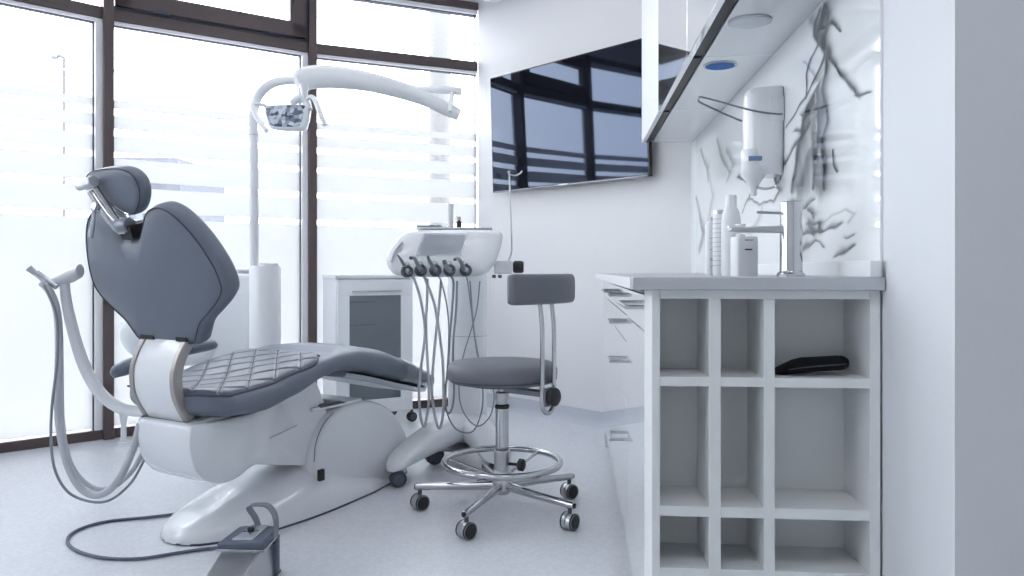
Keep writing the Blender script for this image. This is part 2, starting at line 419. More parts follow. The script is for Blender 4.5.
# 1 open-fronted end unit with cubby holes
oc = cab('cubby_cabinet', 'white open cubby cabinet facing the camera under the worktop end', 'cabinet', UF, V0)
D0 = .15
xs = [u_of(p, V0) for p in (652, 660, 709, 721, 764, 775, 870, 880.5)]
zr = [z_of(p) for p in (290, 299, 377.5, 387, 507.5, 518, 570)]
for a, c in ((0, 1), (6, 7)):
    b = CF(); b.cbox(xs[a], xs[c], V0, V0+D0+.02, .08, zr[0]); b.build('side_panel', M['carcass'], oc, .0008, world=True)
b = CF(); b.cbox(xs[1], xs[6], V0+.001, V0+D0, zr[1], zr[0]); b.build('top_rail', M['carcass'], oc, .0008, world=True)
b = CF(); b.cbox(xs[1], xs[6], V0+D0, V0+D0+.015, .08, zr[0]); b.build('back_panel', M['carcass'], oc, world=True)
for i, (za, zb) in enumerate(((zr[3], zr[2]), (zr[5], zr[4]), (zr[6]-.02, zr[6]), (.1, .12))):
    b = CF(); b.cbox(xs[1], xs[6], V0+.0008, V0+D0, za, zb); b.build('shelf', M['carcass'], oc, .0008, world=True)
for a, c in ((2, 3), (4, 5)):
    b = CF(); b.cbox(xs[a], xs[c], V0+.0004, V0+D0, .1, zr[1]); b.build('divider', M['carcass'], oc, .0008, world=True)
b = CF(); b.cbox(xs[0]+.03, xs[7], V0+.03, V0+D0, 0, .08); b.build('plinth', M['carcass'], oc, world=True)

def drawer_unit(name, label, v0, v1, fronts, handles):
    o = cab(name, label, 'cabinet', UF, v0)
    b = CF(); b.cbox(UF+.02, UW-.004, v0+.001, v1-.001, .08, .866); b.build('carcass', M['carcass'], o, world=True)
    b = CF(); b.cbox(UF+.05, UW-.004, v0+.001, v1-.001, 0, .08); b.build('plinth', M['carcass'], o, world=True)
    for (z0, z1, nm), hd in zip(fronts, handles):
        b = CF(); b.cbox(UF, UF+.019, v0+.0015, v1-.0015, z0+.0015, z1-.0015); f = b.build(nm, M['gloss'], o, .001, world=True)
        if hd: bar_handle(f, hd[0], hd[1], hd[2], UF)
    return o
drawer_unit('gloss_cabinet', 'white gloss base cabinet nearest the cubbies, one long handle at the top', V0+D0+.021, 2.37,
            [(.78, .866, 'drawer'), (.085, .78, 'door')], [(2.02, .832, .32), None])
drawer_unit('gloss_cabinet', 'white gloss base cabinet with a column of four short handles', 2.37, 3.15,
            [(.784, .866, 'drawer'), (.70, .784, 'drawer'), (.51, .70, 'drawer'), (.085, .51, 'drawer')],
            [(2.76, .835, .15), (2.73, .742, .14), (2.73, .605, .14), (2.72, .335, .14)])
drawer_unit('gloss_cabinet', 'white gloss base cabinet at the far end by the back wall', 3.15, 3.99,
            [(.784, .866, 'drawer'), (.085, .784, 'door')], [(3.3, .835, .3), None])
# filler to the angled wall
b = CF(); b.prism([(UF, 3.992), (UF+.45, 3.992), (UF+.45, 4.09), (UF, 4.26)], lambda x, y, t: cabM @ Vector((x, y, t)), 0, .866)
tag(b.build('filler_panel', M['gloss']), 'narrow white filler panel between the far base cabinet and the back wall', 'panel')
# worktop and upstand
b = MB(); b.prism([(.120, V0-.02), (UW-.003, V0-.02), (UW-.003, 4.05), (.120, 4.20)], lambda x, y, t: cabM @ Vector((x, y, t)), z_of(290), TOPW)
wt = tag(b.build('worktop', M['top'], bevel=.002), 'long grey laminate worktop over the white base cabinets', 'worktop')
wt.matrix_basis = Matrix.Translation(wt.location)
b = MB(); b.prism([(.1185, V0+.03), (.1205, V0+.03), (.1205, 4.19), (.1185, 4.19)], lambda x, y, t: cabM @ Vector((x, y, t)), z_of(290)+.001, TOPW-.0005); b.build('edge_band', M['whitem'], wt, world=True)
# sink let into the worktop beside the tap is below eye level: rim only
b = CF(); b.cbox(UW-.031, UW-.009, V0-.015, v_of(760, UW-.02), TOPW, TOPW+.034)
tag(b.build('worktop_upstand', M['whitem'], bevel=.002), 'low white upstand strip along the wall on the worktop', 'upstand')

# wall cabinets
ZU = 1.597; UU = .356
def wall_cab(label, v0, v1, dm='mirror'):
    o = cab('wall_cabinet', label, 'cabinet', UU, v0, ZU)
    b = CF(); b.cbox(UU+.055, UW-.003, v0+.001, v1-.001, ZU, 2.42); b.cbox(UU+.02, UU+.055, v0+.001, v1-.001, ZU+.02, 2.42); b.build('carcass', M['under'], o, .001, world=True)
    b = CF(); b.cbox(UU, UU+.019, v0+.0015, v1-.0015, ZU-.004, 2.42); b.build('door', M[dm], o, .001, world=True)
    b = CF(); b.cbox(UU+.0195, UU+.048, v0+.016, v1-.016, ZU-.001, ZU+.0195); b.build('grip_channel', M['black'], o, world=True)
    return o
wc1 = wall_cab('white gloss wall cabinet at the far end, next to the television', 3.26, 4.05, 'whitem')
wc2 = wall_cab('white gloss wall cabinet in the middle, blue-tinted light under it', 2.44, 3.26)
wc3 = wall_cab('white gloss wall cabinet nearest the camera, with a silver spotlight under it', 1.60, 2.44)
def puck(parent, u, v, m, r=.042):
    c = cw(u, v, ZU)
    b = MB(); b.lathe([(r*.88, -.001), (r*.88, -.004), (r, -.003), (r, .0)], (c.x, c.y, c.z)); f = b.build('spotlight', M['silver'], parent, world=True)
    b = MB(); b.lathe([(r*.87, -.0045), (r*.87, -.002)], (c.x, c.y, c.z)); b.build('lens', m, f, world=True) if False else b.build('spotlight_lens', m, parent, world=True)
hz = ZU-CH
for (px, py, par, m_) in ((720, 65, wc2, M['led']), (750, 21, wc3, M['silver'])):
    Y = hz*F/(HY-py); X = (px-CX)/F*Y; u = X*cph-Y*sph; v = X*sph+Y*cph
    puck(par, u, v, m_, .055 if par is wc2 else .058)

# glass splashback with ink-smoke print (pigment density computed per vertex)
def splashback():
    vA, vB, zA, zB = V0, 3.95, TOPW+.001, ZU-.001
    nv, nz = 760, 330
    vv = np.linspace(vA, vB, nv); 
    # denser near the camera
    tt = np.linspace(0, 1, nv); vv = vA+(vB-vA)*(tt**1.5)
    zz = np.linspace(zA, zB, nz)
    V, Z = np.meshgrid(vv, zz, indexing='ij')
    def tov(px, py):
        v = v_of(px, UW); p = cw(UW, v); return v, CH-(py-HY)/F*p.y
    Vw = V + .008*np.sin(Z*23+V*9)+.005*np.sin(Z*51-V*31+1.3)
    Zw = Z + .002*np.sin(V*27+Z*11)+.0015*np.sin(V*70+Z*40)
    D = np.zeros_like(V); AN = .30
    def stroke(pts, wd, dk, soft=1.0):
        nonlocal D
        q = [tov(*p) for p in pts]; n = len(q)
        wds = [k_*1.25 for k_ in (wd if isinstance(wd, (list, tuple)) else [wd]*n)]; dk = min(.98, dk*1.7)
        best = np.zeros_like(V)
        for i in range(n-1):
            (a0, a1), (b0, b1) = q[i], q[i+1]
            dx, dz = (b0-a0)*AN, b1-a1; l2 = dx*dx+dz*dz+1e-9
            t = np.clip(((Vw-a0)*AN*dx+(Zw-a1)*dz)/l2, 0, 1)
            dist = np.hypot((Vw-a0)*AN-t*dx, Zw-a1-t*dz)
            ww = wds[i]+(wds[i+1]-wds[i])*t
            # one crisp side, one feathered side
            side = np.sign((Vw-a0)*AN*dz-(Zw-a1)*dx)
            eff = np.where(side > 0, ww*1.6, ww*.55)
            best = np.maximum(best, np.exp(-(dist/eff)**2*soft))
        D = 1-(1-D)*(1-dk*best)
    P1 = .0027
    S = lambda pts, w_, dk: stroke(pts, [k*P1 for k in w_] if isinstance(w_, (list, tuple)) else w_*P1, dk)
    S([(825, 9), (823, 22), (821, 34), (822, 44)], [3, 4.5, 4, 2], .55)
    S([(822, 8), (818, 22), (817, 34), (821, 46)], [1, 1.5, 2, 1.5], .6)
    S([(827, 6), (829, 16), (827, 32), (824, 44)], [1.2, 1.4, 1.6, 1.5], .6)
    S([(822, 38), (824, 48), (827, 56)], [3, 2.5, 2], .5)
    S([(824, 29), (831, 26), (836, 27), (842, 33)], [1, 1.6, 1.3, .6], .7)
    S([(825, 46), (832, 58), (841, 69), (849, 82), (858, 98)], [2.5, 1.8, 1.2, 1.4, 1.5], .85)
    S([(858, 98), (866, 95), (872, 93)], [1.2, 1, .8], .8)
    S([(820, 44), (812, 58), (808, 75), (807, 98)], [1.2, 1, .9, .8], .65)
    S([(827, 54), (818, 76), (809, 93), (798, 112), (788, 126)], [2.2, 1.3, 1.2, 1, .9], .8)
    S([(828, 58), (828, 74), (826, 90), (829, 108), (829, 122), (825, 140)], [2.4, 1.6, 2.2, 1.1, .9, 1.2], .8)
    S([(821, 84), (815, 96), (810, 108), (806, 118)], [2.0, 5, 5.5, 3], .85)
    S([(819, 92), (820, 108), (817, 124), (815, 140)], [1.5, 4, 4, 2], .8)
    S([(812, 104), (806, 120), (804, 135), (800, 152), (797, 172), (793, 192)], [3, 2.4, 2.2, 2.4, 1.8, 1.8], .9)
    S([(805, 115), (815, 112), (828, 107)], [1.6, 1.3, 1.0], .85)
    S([(817, 135), (815, 152), (816, 170), (814, 190)], [3, 2.6, 1.8, 1.2], .75)
    S([(824, 140), (823, 155), (826, 170), (827, 188)], [1.6, 2.2, 1.6, 1.4], .85)
    S([(781, 185), (787, 165), (797, 148), (808, 132), (816, 118)], [1, 1.8, 1.6, 1.6, 1.2], .6)
    S([(814, 104), (806, 140), (800, 185)], [4, 9, 7], .38)
    S([(826, 104), (820, 140), (822, 185)], [3, 6, 6], .30)
    S([(814, 20), (820, 26), (823, 34)], [2, 4, 3], .3)
    S([(798, 132), (804, 130), (806, 124)], [1.5, 1.5, 1], .7)
    S([(812, 150), (806, 170), (800, 190)], [3, 5, 6], .32)
    S([(818, 150), (820, 170), (820, 192)], [3, 5, 5], .3)
    S([(806, 62), (820, 80), (826, 70)], [.5, 1.2, .6], .25)
    S([(793, 203), (798, 205), (801, 206), (800, 214)], [2.2, 3, 2, 1.2], .95)
    S([(799, 214), (798, 224), (801, 236), (800, 256)], [1.2, 1.5, 2, .9], .8)
    S([(808, 208), (813, 203), (816, 201)], [1.5, 2.2, 1], .85)
    S([(811, 210), (816, 214), (817, 218)], [1.5, 2.0, .8], .85)
    S([(787, 239), (796, 236), (806, 235), (818, 232), (828, 230), (836, 228), (843, 225)], [1.8, 2.2, 1.8, 2.6, 1.2, 2.2, 1.2], .98)
    S([(812, 226), (814, 232)], [3, 3], .9); S([(812, 225), (823, 223), (822, 231)], [1.6, 1.6, 1.2], .8)
    S([(823, 223), (836, 216), (848, 211), (855, 213), (850, 222)], [1, .9, .8, .7, .6], .25)
    S([(802, 255), (811, 247), (817, 241), (822, 241), (825, 247)], [2.6, 2.2, 1, .8, .9], .55)
    S([(791, 250), (794, 244), (800, 241)], [1, 1, .8], .6)
    S([(838, 258), (847, 251), (857, 245)], [1, 2.0, 1], .75); S([(847, 238), (856, 235)], [1, 1], .5)
    S([(835, 150), (836, 164), (840, 172)], [.6, 1.3, .7], .6)
    S([(804, 210), (812, 220), (806, 236), (800, 262)], [5, 7, 7, 5], .22)
    S([(770, 160), (776, 178), (782, 190), (776, 200), (762, 203), (750, 199)], [1, 1.4, 1.4, 1.3, 1.2, 1], .55)
    S([(740, 178), (748, 181), (753, 190), (747, 203), (743, 212)], [2, 2, 1.6, 1.2, .8], .5)
    S([(765, 206), (758, 224), (752, 230)], [1, 3, 4], .22)
    S([(702, 150), (708, 168), (709, 182)], [1.5, 3, 1.5], .4); S([(718, 140), (722, 155), (730, 172)], [1.5, 3, 2], .3)
    S([(696, 195), (701, 215), (704, 232), (700, 250)], [1.5, 2.5, 5, 3], .45); S([(710, 175), (714, 195), (708, 225)], [1.5, 3, 2], .25)
    S([(728, 150), (734, 165), (728, 180)], [2, 3, 2], .25)
    fil = .5+.5*np.sin(Vw*70+Zw*25+2*np.sin(Zw*17))*np.sin(Vw*31-Zw*42)
    D = D*(.86+.14*fil)
    D = np.clip(D, 0, .97)
    verts = [tuple(cabM @ Vector((UW-.006, float(v), float(z)))) for v, z in zip(V.ravel(), Z.ravel())]
    faces = [(i*nz+j, (i+1)*nz+j, (i+1)*nz+j+1, i*nz+j+1) for i in range(nv-1) for j in range(nz-1)]
    c0 = cw(UW, vA, zA)
    me = bpy.data.meshes.new('printed_face'); me.from_pydata([(x-c0.x, y-c0.y, z-c0.z) for x, y, z in verts], [], faces)
    at_ = me.attributes.new('ink', 'FLOAT', 'POINT'); at_.data.foreach_set('value', D.ravel().astype(np.float32))
    m = mat('ink_print_glass', (.74, .77, .79), .03, var=.01)
    nt = m.node_tree; n_ = nt.nodes; l_ = nt.links; pb = n_['Principled BSDF']
    A = n_.new('ShaderNodeAttribute'); A.attribute_name = 'ink'
    old = pb.inputs['Base Color'].links[0].from_socket
    mx = n_.new('ShaderNodeMix'); mx.data_type = 'RGBA'; mx.inputs[7].default_value = (.015, .02, .032, 1)
    l_.new(A.outputs['Fac'], mx.inputs[0]); l_.new(old, mx.inputs[6]); l_.new(mx.outputs[2], pb.inputs['Base Color'])
    me.materials.append(m); me.shade_smooth()
    t = thing('glass_splashback', 'glass wall panel printed with black ink smoke above the worktop', 'splashback', c0)
    o = bpy.data.objects.new('printed_face', me); COL.objects.link(o); o.parent = t
    b = CF(); b.cbox(UW-.0058, UW-.001, vA, vB, zA, zB); b.build('glass_body', M['framei'], t, world=True)
splashback()

# ------------------------------------------------------------------ things on and over the worktop
def topz(): return TOPW
# soap dispenser on the wall
dv, du = v_of(788, UW-.006), None
dd = cab('soap_dispenser', 'white wall-mounted soap dispenser with a wire elbow lever', 'dispenser', UW-.06, 2.4, 1.1)
vA_ = 2.33; 
def zz_(py, d=2.30): return CH-(py-HY)/F*d
b = CF(); ol = [(UW-.007, -.055), (UW-.007, .055), (UW-.07, .055), (UW-.105, .035), (UW-.112, 0), (UW-.105, -.035), (UW-.07, -.055)]
secs = []
for z, k in ((zz_(176), .80), (zz_(172), .9), (zz_(165), .97), (zz_(150), 1), (zz_(110), 1), (zz_(97), .98), (zz_(92), .94), (zz_(89.5), .86)):
    secs.append([cabM @ Vector((UW-.007+(u-UW+.007)*k, vA_+.035+v*k, z)) for u, v in spline2(ol, 5)])
b.loft(secs); b.build('housing', M['white'], dd, .0, 50, world=True)
b = CF(); b.lathe([(.037, 0), (.037, .10), (.034, .104)], tuple(cw(UW-.083, vA_+.035, zz_(180)))); b.build('soap_bag', M['whitem'], dd, world=True) if False else None
b = CF(); c = cw(UW-.085, vA_+.02, 0); b.lathe([(.009, zz_(196)), (.010, zz_(190)), (.022, zz_(182)), (.036, zz_(176)), (.037, zz_(152)), (.034, zz_(150))], (c.x, c.y, 0)); b.build('bottle_neck', M['white'], dd, ang=60, world=True)
b = CF(); b.cbox(UW-.1215, UW-.118, vA_-.002, vA_+.026, zz_(163), zz_(157)); 
b = MB(); b.box(-.020, .018, -.0395, -.030, zz_(162.5), zz_(158), Matrix.Translation((c.x, c.y, 0)) @ Matrix.Rotation(R(-8), 4, 'Z')); b.build('label_strip', M['label'], dd, world=True)
b = CF(); pp = lambda u, v, z: cabM @ Vector((u, v, z))
b.tube([pp(UW-.02, vA_-.012, zz_(114)), pp(UW-.02, vA_-.03, zz_(118)), pp(UW-.10, vA_-.02, zz_(113)), pp(UW-.23, vA_+.01, zz_(98)), pp(UW-.245, vA_+.035, zz_(97)), pp(UW-.23, vA_+.07, zz_(99)), pp(UW-.10, vA_+.10, zz_(116)), pp(UW-.02, vA_+.1, zz_(120)), pp(UW-.01, vA_+.085, zz_(120))], .003, 8, 8)
b.build('elbow_lever', M['dsteel'], dd, world=True)
b = CF(); b.tube([pp(UW-.02, vA_-.02, zz_(182)), pp(UW-.03, vA_-.03, zz_(188)), pp(UW-.06, vA_-.01, zz_(190)), pp(UW-.085, vA_+.02, zz_(186))], .004, 8); b.build('pump_rod', M['chrome'], dd, world=True)
b = CF(); b.cbox(UW-.05, UW-.007, vA_-.028, vA_-.02, zz_(124), zz_(100)); b.build('side_mount', M['white'], dd, .002, world=True)

def place(px, u):       # a point on the worktop, by its column and its distance from the front
    return cw(u, v_of(px, u), TOPW)
# tap
p = place(791, .49); vt = v_of(791, .49); dt = p.y
tp = thing('tap', 'tall chrome column tap with a flat spout on the worktop', 'tap', p, -PHI)
zt = lambda py: CH-(py-HY)/F*dt-TOPW
rt = 11.0/F*dt
b = MB(); b.lathe([(rt*1.25, 0), (rt*1.25, .006), (rt*1.05, .010), (rt, .014), (rt*.95, zt(206)), (rt*.95, zt(202.5)), (rt*.8, zt(201.5))], n=40); b.build('column', M['chrome'], tp, ang=35)
b = MB(); pr = [(-.02, zt(233)), (-.02, zt(225)), (-.125, zt(228)), (-.130, zt(232)), (-.125, zt(233))]
b.prism([(rt*0, zt(233)), (0, zt(225.5)), (-.135, zt(227.5)), (-.137, zt(231)), (-.12, zt(232))], lambda x, y, t: Vector((x, t, y)), -.014, .014); b.build('spout', M['steel'], tp, .002)
b = MB(); b.cyl((-rt, 0, zt(213)), (-rt-.05, 0, zt(212)), .003, n=10); b.build('lever', M['chrome'], tp)
# soap box with pump
p = place(744, .40); d4 = p.y; z4 = lambda py: CH-(py-HY)/F*d4-TOPW
sb = thing('pump_bottle', 'square white pump bottle with a dark mark, left of the tap', 'bottle', p, R(8))
w4 = 22/F*d4/2
b = MB(); ol = rrect(w4*2, w4*1.7, .006, 3)
b.loft([[Vector((x*k, y*k, z)) for x, y in ol] for z, k in ((0, .97), (.003, 1), (z4(239), 1), (z4(237), .96))]); b.build('bottle_body', M['whitem'], sb, ang=30)
b = MB(); b.lathe([(.010, z4(237.5)), (.010, z4(234)), (.004, z4(234)), (.004, z4(230)), (.011, z4(230)), (.012, z4(224.5)), (.009, z4(224))], (-w4*.35, 0, 0), n=20); b.box(-w4*.35-.03, -w4*.35, -.006, .006, z4(229), z4(225.5)); b.build('pump_head', M['white'], sb, .001)
b = MB(); b.box(-.008, .010, -w4*.85-.0012, -w4*.85, z4(250.5), z4(249)); b.build('printed_mark', M['print'], sb)
b = MB(); b.box(-.008, .012, -w4*.85-.0012, -w4*.85, z4(241.2), z4(239.6)); b.build('printed_line', mat('faint_red_print', (.5, .3, .34), .6), sb)
# tall white bottle
p = place(731, .38); d5 = p.y; z5 = lambda py: CH-(py-HY)/F*d5-TOPW; s5 = d5/F
b = MB(); b.lathe([(9*s5, 0), (9.5*s5, .004), (9.5*s5, z5(222)), (8*s5, z5(212)), (5*s5, z5(206)), (5*s5, z5(200)), (4*s5, z5(199))], (0, 0, 0), n=28)
tb = thing('tall_bottle', 'plain tall white bottle just left of the square pump bottle', 'bottle', p)
b.build('bottle_body', M['whitem'], tb, ang=50)
b = MB(); b.lathe([(5.5*s5, z5(206)), (5.5*s5, z5(196)), (4.8*s5, z5(195))], n=24); b.build('cap', M['white'], tb)
# ribbed bottle with printed lines
p = place(720, .37); d6 = p.y; z6 = lambda py: CH-(py-HY)/F*d6-TOPW; s6 = d6/F
rb = thing('printed_bottle', 'white bottle with rows of fine print and a grey cap', 'bottle', p)
b = MB(); b.lathe([(6.5*s6, 0), (7*s6, .004), (7*s6, z6(216)), (6*s6, z6(214))], n=24); b.build('bottle_body', M['whitem'], rb, ang=50)
b = MB(); b.lathe([(6.6*s6, z6(214.5)), (6.6*s6, z6(211)), (6*s6, z6(210))], n=24); b.build('cap', M['steel'], rb)
b = MB()
for i in range(11):
    y = 219+i*4.6
    b.lathe([(7.08*s6, z6(y+.6)), (7.08*s6, z6(y))], n=24)
b.build('printed_lines', mat('grey_print', (.42, .45, .50), .6), rb)
p = place(711, .37); d7 = p.y; z7 = lambda py: CH-(py-HY)/F*d7-TOPW; s7 = d7/F
sm = thing('small_spray_bottle', 'slim white bottle farthest left in the worktop row', 'bottle', p)
b = MB(); b.lathe([(5.5*s7, 0), (5.8*s7, .004), (5.8*s7, z7(226)), (3*s7, z7(221))], n=24); b.build('bottle_body', M['whitem'], sm, ang=50)
b = MB(); b.lathe([(3.2*s7, z7(222)), (3.2*s7, z7(217)), (2.4*s7, z7(216.5))], (s7*1.5, 0, 0), n=16); b.build('cap', M['hose'], sm)
for y, hgt in ((238, 1.0), (243, .8), (249, 1.2), (258, 3.0), (266, 1.0)):
    b = MB(); b.box(-2.5*s7, 2.5*s7, -5.95*s7, -5.6*s7, z7(y+hgt), z7(y)); b.build('printed_line', M['hose'], sm)

# black case in the cubby
zc = zr[2]; y0 = cw(.5, V0+.05).y
pc = cw(u_of(810, V0+.06), V0+.06, zc)
cs = thing('soft_case', 'black soft glasses case lying in the top right cubby', 'case', pc, -PHI)
k_ = (V0+.06)/F
b = MB(); secs = []
for x, zl, zh, wd in ((-33, 0, 3, .012), (-32, 0, 6, .022), (-27, 0, 9, .028), (-15, .5, 15, .034), (-8, 1, 17, .036), (10, 3, 18, .037), (25, 4, 19, .036), (31, 5, 19, .03), (34, 7, 17, .02), (35, 9, 14, .01)):
    cz = (zl+zh)/2*k_; hz_ = (zh-zl)/2*k_
    secs.append([Vector((x*k_, wd*math.cos(a), cz+hz_*math.sin(a)*(.9+.1*abs(math.cos(a))))) for a in [2*math.pi*j/20 for j in range(20)]])
b.loft(secs); b.build('pouch', M['fabric'], cs, ang=80)
b = MB(); b.tube([Vector((x*k_, -wd-.0005, z*k_)) for x, z, wd in ((-31, 4, .02), (-15, 8, .034), (10, 11, .037), (25, 12, .036), (33, 12.5, .02))], .0012, 6, 4); b.build('zip', M['dark'], cs)

# ------------------------------------------------------------------ dental chair (local x = towards the feet, y = patient's left)
H = Vector((-1.155, 2.56, 0)); TH = R(59.5)
ch = thing('dental_chair', 'grey upholstered dental chair with white body and glossy base, left of centre', 'dental chair', H, TH)
def sup(w, zt_, zb, n=28, e=2.6, cy=0):
    o = []
    for j in range(n):
        a = 2*math.pi*j/n; c_, s_ = math.cos(a), math.sin(a)
        o.append((cy+w*math.copysign(abs(c_)**(2/e), c_), (zt_+zb)/2+(zt_-zb)/2*math.copysign(abs(s_)**(2/e), s_)))
    return o
seat = [(-.044, .11, .535, .490), (-.038, .135, .548, .478), (-.02, .185, .556, .466), (.01, .235, .556, .456), (.04, .258, .556, .450), (.06, .268, .554, .446), (.2, .275, .567, .440), (.34, .272, .598, .472), (.47, .262, .622, .515),
        (.58, .25, .632, .528), (.72, .235, .626, .505), (.88, .22, .595, .462), (1.05, .20, .538, .418), (1.2, .175, .478, .385), (1.30, .145, .436, .365), (1.35, .10, .412, .36), (1.37, .05, .40, .365)]
xs_ = [-.044, -.041, -.038, -.03, -.02, -.01, .0, .01, .02, .03, .045]+[.06+.03*i for i in range(41)]+[1.30, 1.33, 1.35, 1.362, 1.37]
seat = [(x, w_, a-.014*max(0, 1-max(0, x-.5)/.5), c-.018*max(0, 1-max(0, x-.3)/.5)) for x, w_, a, c in seat]
def seat_sec(x, grow=0):
    w_, zt_, zb = lerp_tab(seat, x)
    pts = sup(w_+grow, zt_+grow, zb-grow, 36, 3.0)
    o = []
    for y, z in pts:
        t = max(0, (z-(zt_+zb)/2)/((zt_-zb)/2+1e-6))
        dish = .018*(1-min(1, abs(y)/max(w_, .01))**2)*t if x < .6 else 0
        o.append(Vector((x, y, z-dish)))
    return o
b = MB(); b.loft([seat_sec(x) for x in xs_]); b.build('seat_cushion', M['leather'], ch, ang=70)
# clear plastic foot cover
b = MB(); xc = [x for x in xs_ if x > 1.0]; b.loft([seat_sec(x, .0035) for x in xc], cap=False)
b.build('foot_cover', M['clear'], ch, ang=70)
# quilted pad: diamonds pressed into a draped sheet
def quilt():
    nx, ny = 150, 110; x0, x1 = -.035, .52; vs = []; fs = []
    def top(x, y):
        w_, zt_, zb = lerp_tab(seat, x); e = 3.0
        q = min(.999, abs(y)/w_); zz = (1-q**e)**(1/e)
        z = (zt_+zb)/2+(zt_-zb)/2*zz
        return z-.018*(1-q*q)*zz
    for lay in (1, 0):
        for i in range(nx):
            t = i/(nx-1); x = x0+(x1-x0)*t
            hw = .255*(1-max(0, (t-.80)/.2)**2*.45)*(1-max(0, (.06-t)/.06)**2*.3)
            for j in range(ny):
                s_ = j/(ny-1)*2-1; y = s_*hw; w_ = lerp_tab(seat, x)[0]; y = max(-w_*.97, min(w_*.97, y))
                ed = min(1-abs(s_), (t)*2.4, (1-t)*2.4); edge = min(1, ed/.045)**.5 if ed > 0 else 0
                a = (x*1.0+y*.95)/.118; c_ = (x*1.0-y*.95)/.118
                q = min(abs(math.sin(math.pi*a)), abs(math.sin(math.pi*c_)))
                puff = min(1, q/.35)**.55
                vs.append(Vector((x, y, top(x, y)+(-.004 if lay == 0 else (.004+.0065*puff)*edge))))
    n = nx*ny
    for L_ in (0, 1):
        for i in range(nx-1):
            for j in range(ny-1):
                a = L_*n+i*ny+j; fs.append((a, a+1, a+ny+1, a+ny) if L_ else (a, a+ny, a+ny+1, a+1))
    b = MB(); b.add(vs, fs); b.build('quilted_pad', M['quilt'], ch, ang=180)
    st_ = MB(); p_ = .118
    for sg in (1, -1):
        for k in range(-5, 10):
            run = []
            for i in range(0, 81):
                y = -.26+.52*i/80; x = k*p_-sg*.95*y; t = (x-x0)/(x1-x0)
                if t < .02 or t > .985: ok = False
                else:
                    hw = .255*(1-max(0, (t-.80)/.2)**2*.45)*(1-max(0, (.06-t)/.06)**2*.3); ok = abs(y) < min(hw, lerp_tab(seat, x)[0]*.97)*.97
                if ok: run.append(Vector((x, y, top(x, y)+.0058)))
                elif len(run) > 3: st_.tube(run, .0024, 5, 1); run = []
                else: run = []
            if len(run) > 3: st_.tube(run, .0024, 5, 1)
    st_.build('quilt_stitching', M['stitch'], ch)
    rim = []
    for s_, rng in ((-.985, range(0, nx, 5)), (.985, range(nx-1, -1, -5))):
        for i in rng:
            t = i/(nx-1); x = x0+(x1-x0)*t
            hw = .255*(1-max(0, (t-.80)/.2)**2*.45)*(1-max(0, (.06-t)/.06)**2*.3); w_ = lerp_tab(seat, x)[0]
            y = max(-w_*.965, min(w_*.965, s_*hw)); rim.append(Vector((x, y, top(x, y)+.002)))
    rim.append(rim[0]); b = MB(); b.tube(rim, .0035, 8, 2); b.build('pad_piping', M['stitch'], ch)
quilt()
# white body shell under the seat: side plates + rear housing
body = [(-.045, .425), (-.060, .40), (-.060, .34), (-.035, .27), (.015, .228), (.075, .212), (.135, .222), (.19, .245), (.25, .235), (.42, .19), (.55, .17), (.62, .24), (.62, .34), (.585, .44), (.54, .505), (.47, .505), (.34, .465), (.2, .43), (.05, .425)]
ol = spline2(body, 4)
fy = lambda x, z, t: Vector((x, t, z))
cxb, czb = .25, .36
nar = lambda x: 1-.34*min(1, max(0, (x-.22)/.26))**1.3
b = MB(); b.loft([[Vector((cxb+(x-cxb)*k, t*nar(x), czb+(z-czb)*k)) for x, z in ol] for k, t in ((.55, -.193), (.93, -.191), (.985, -.186), (1, -.172), (1, .07), (.965, .10), (.90, .11), (.55, .12))])
b.build('body_shell', M['shell'], ch, ang=50)
rear = [(-.01, .428), (-.040, .418), (-.048, .37), (-.040, .32), (-.02, .28), (.04, .255), (.10, .25), (.12, .43)]
ol = spline2(rear, 5)
b = MB(); b.loft([[Vector((.04+(x-.04)*k, t, .36+(z-.36)*k)) for x, z in ol] for k, t in ((.8, -.162), (.97, -.160), (1, -.15), (1, .08), (.95, .115), (.8, .13))]); b.build('rear_housing', M['shell'], ch, ang=50)
# white arched bracket carrying the backrest, brushed metal edges
br = [(-.022, .700), (-.050, .655), (-.068, .61), (-.073, .57), (-.068, .52), (-.050, .475), (-.020, .425)]
brs = [(p.x, p.y) for p in smooth_path([(x, z, 0) for x, z in br], 5)]
def strip(y0, y1, off, th):
    secs = []
    for i, (x, z) in enumerate(brs):
        a = brs[max(0, i-1)]; c = brs[min(len(brs)-1, i+1)]; tx, tz = c[0]-a[0], c[1]-a[1]; l = math.hypot(tx, tz); nx, nz = tz/l, -tx/l
        secs.append([Vector((x+nx*(off+k), y, z+nz*(off+k))) for y, k in ((y0, 0), (y0, th), (y1, th), (y1, 0))])
    return secs
YO = -.013
b = MB(); b.loft(strip(YO-.095, YO+.095, -.022, .022)); b.build('backrest_bracket', M['white'], ch, .002, 30)
for s_ in (-1, 1):
    y0, y1 = sorted((YO+s_*.095, YO+s_*.118)); b = MB(); b.loft(strip(y0, y1, -.030, .034)); b.build('bracket_edge', M['rim'], ch, .003, 30)
for bx_ in ((-.035, .02, YO-.12, YO-.07, .690, .704), (-.035, .02, YO+.05, YO+.12, .690, .704), (-.03, .02, YO-.12, YO+.12, .418, .427)):
    b = MB(); b.box(*bx_); b.build('bracket_gap', M['black'], ch)
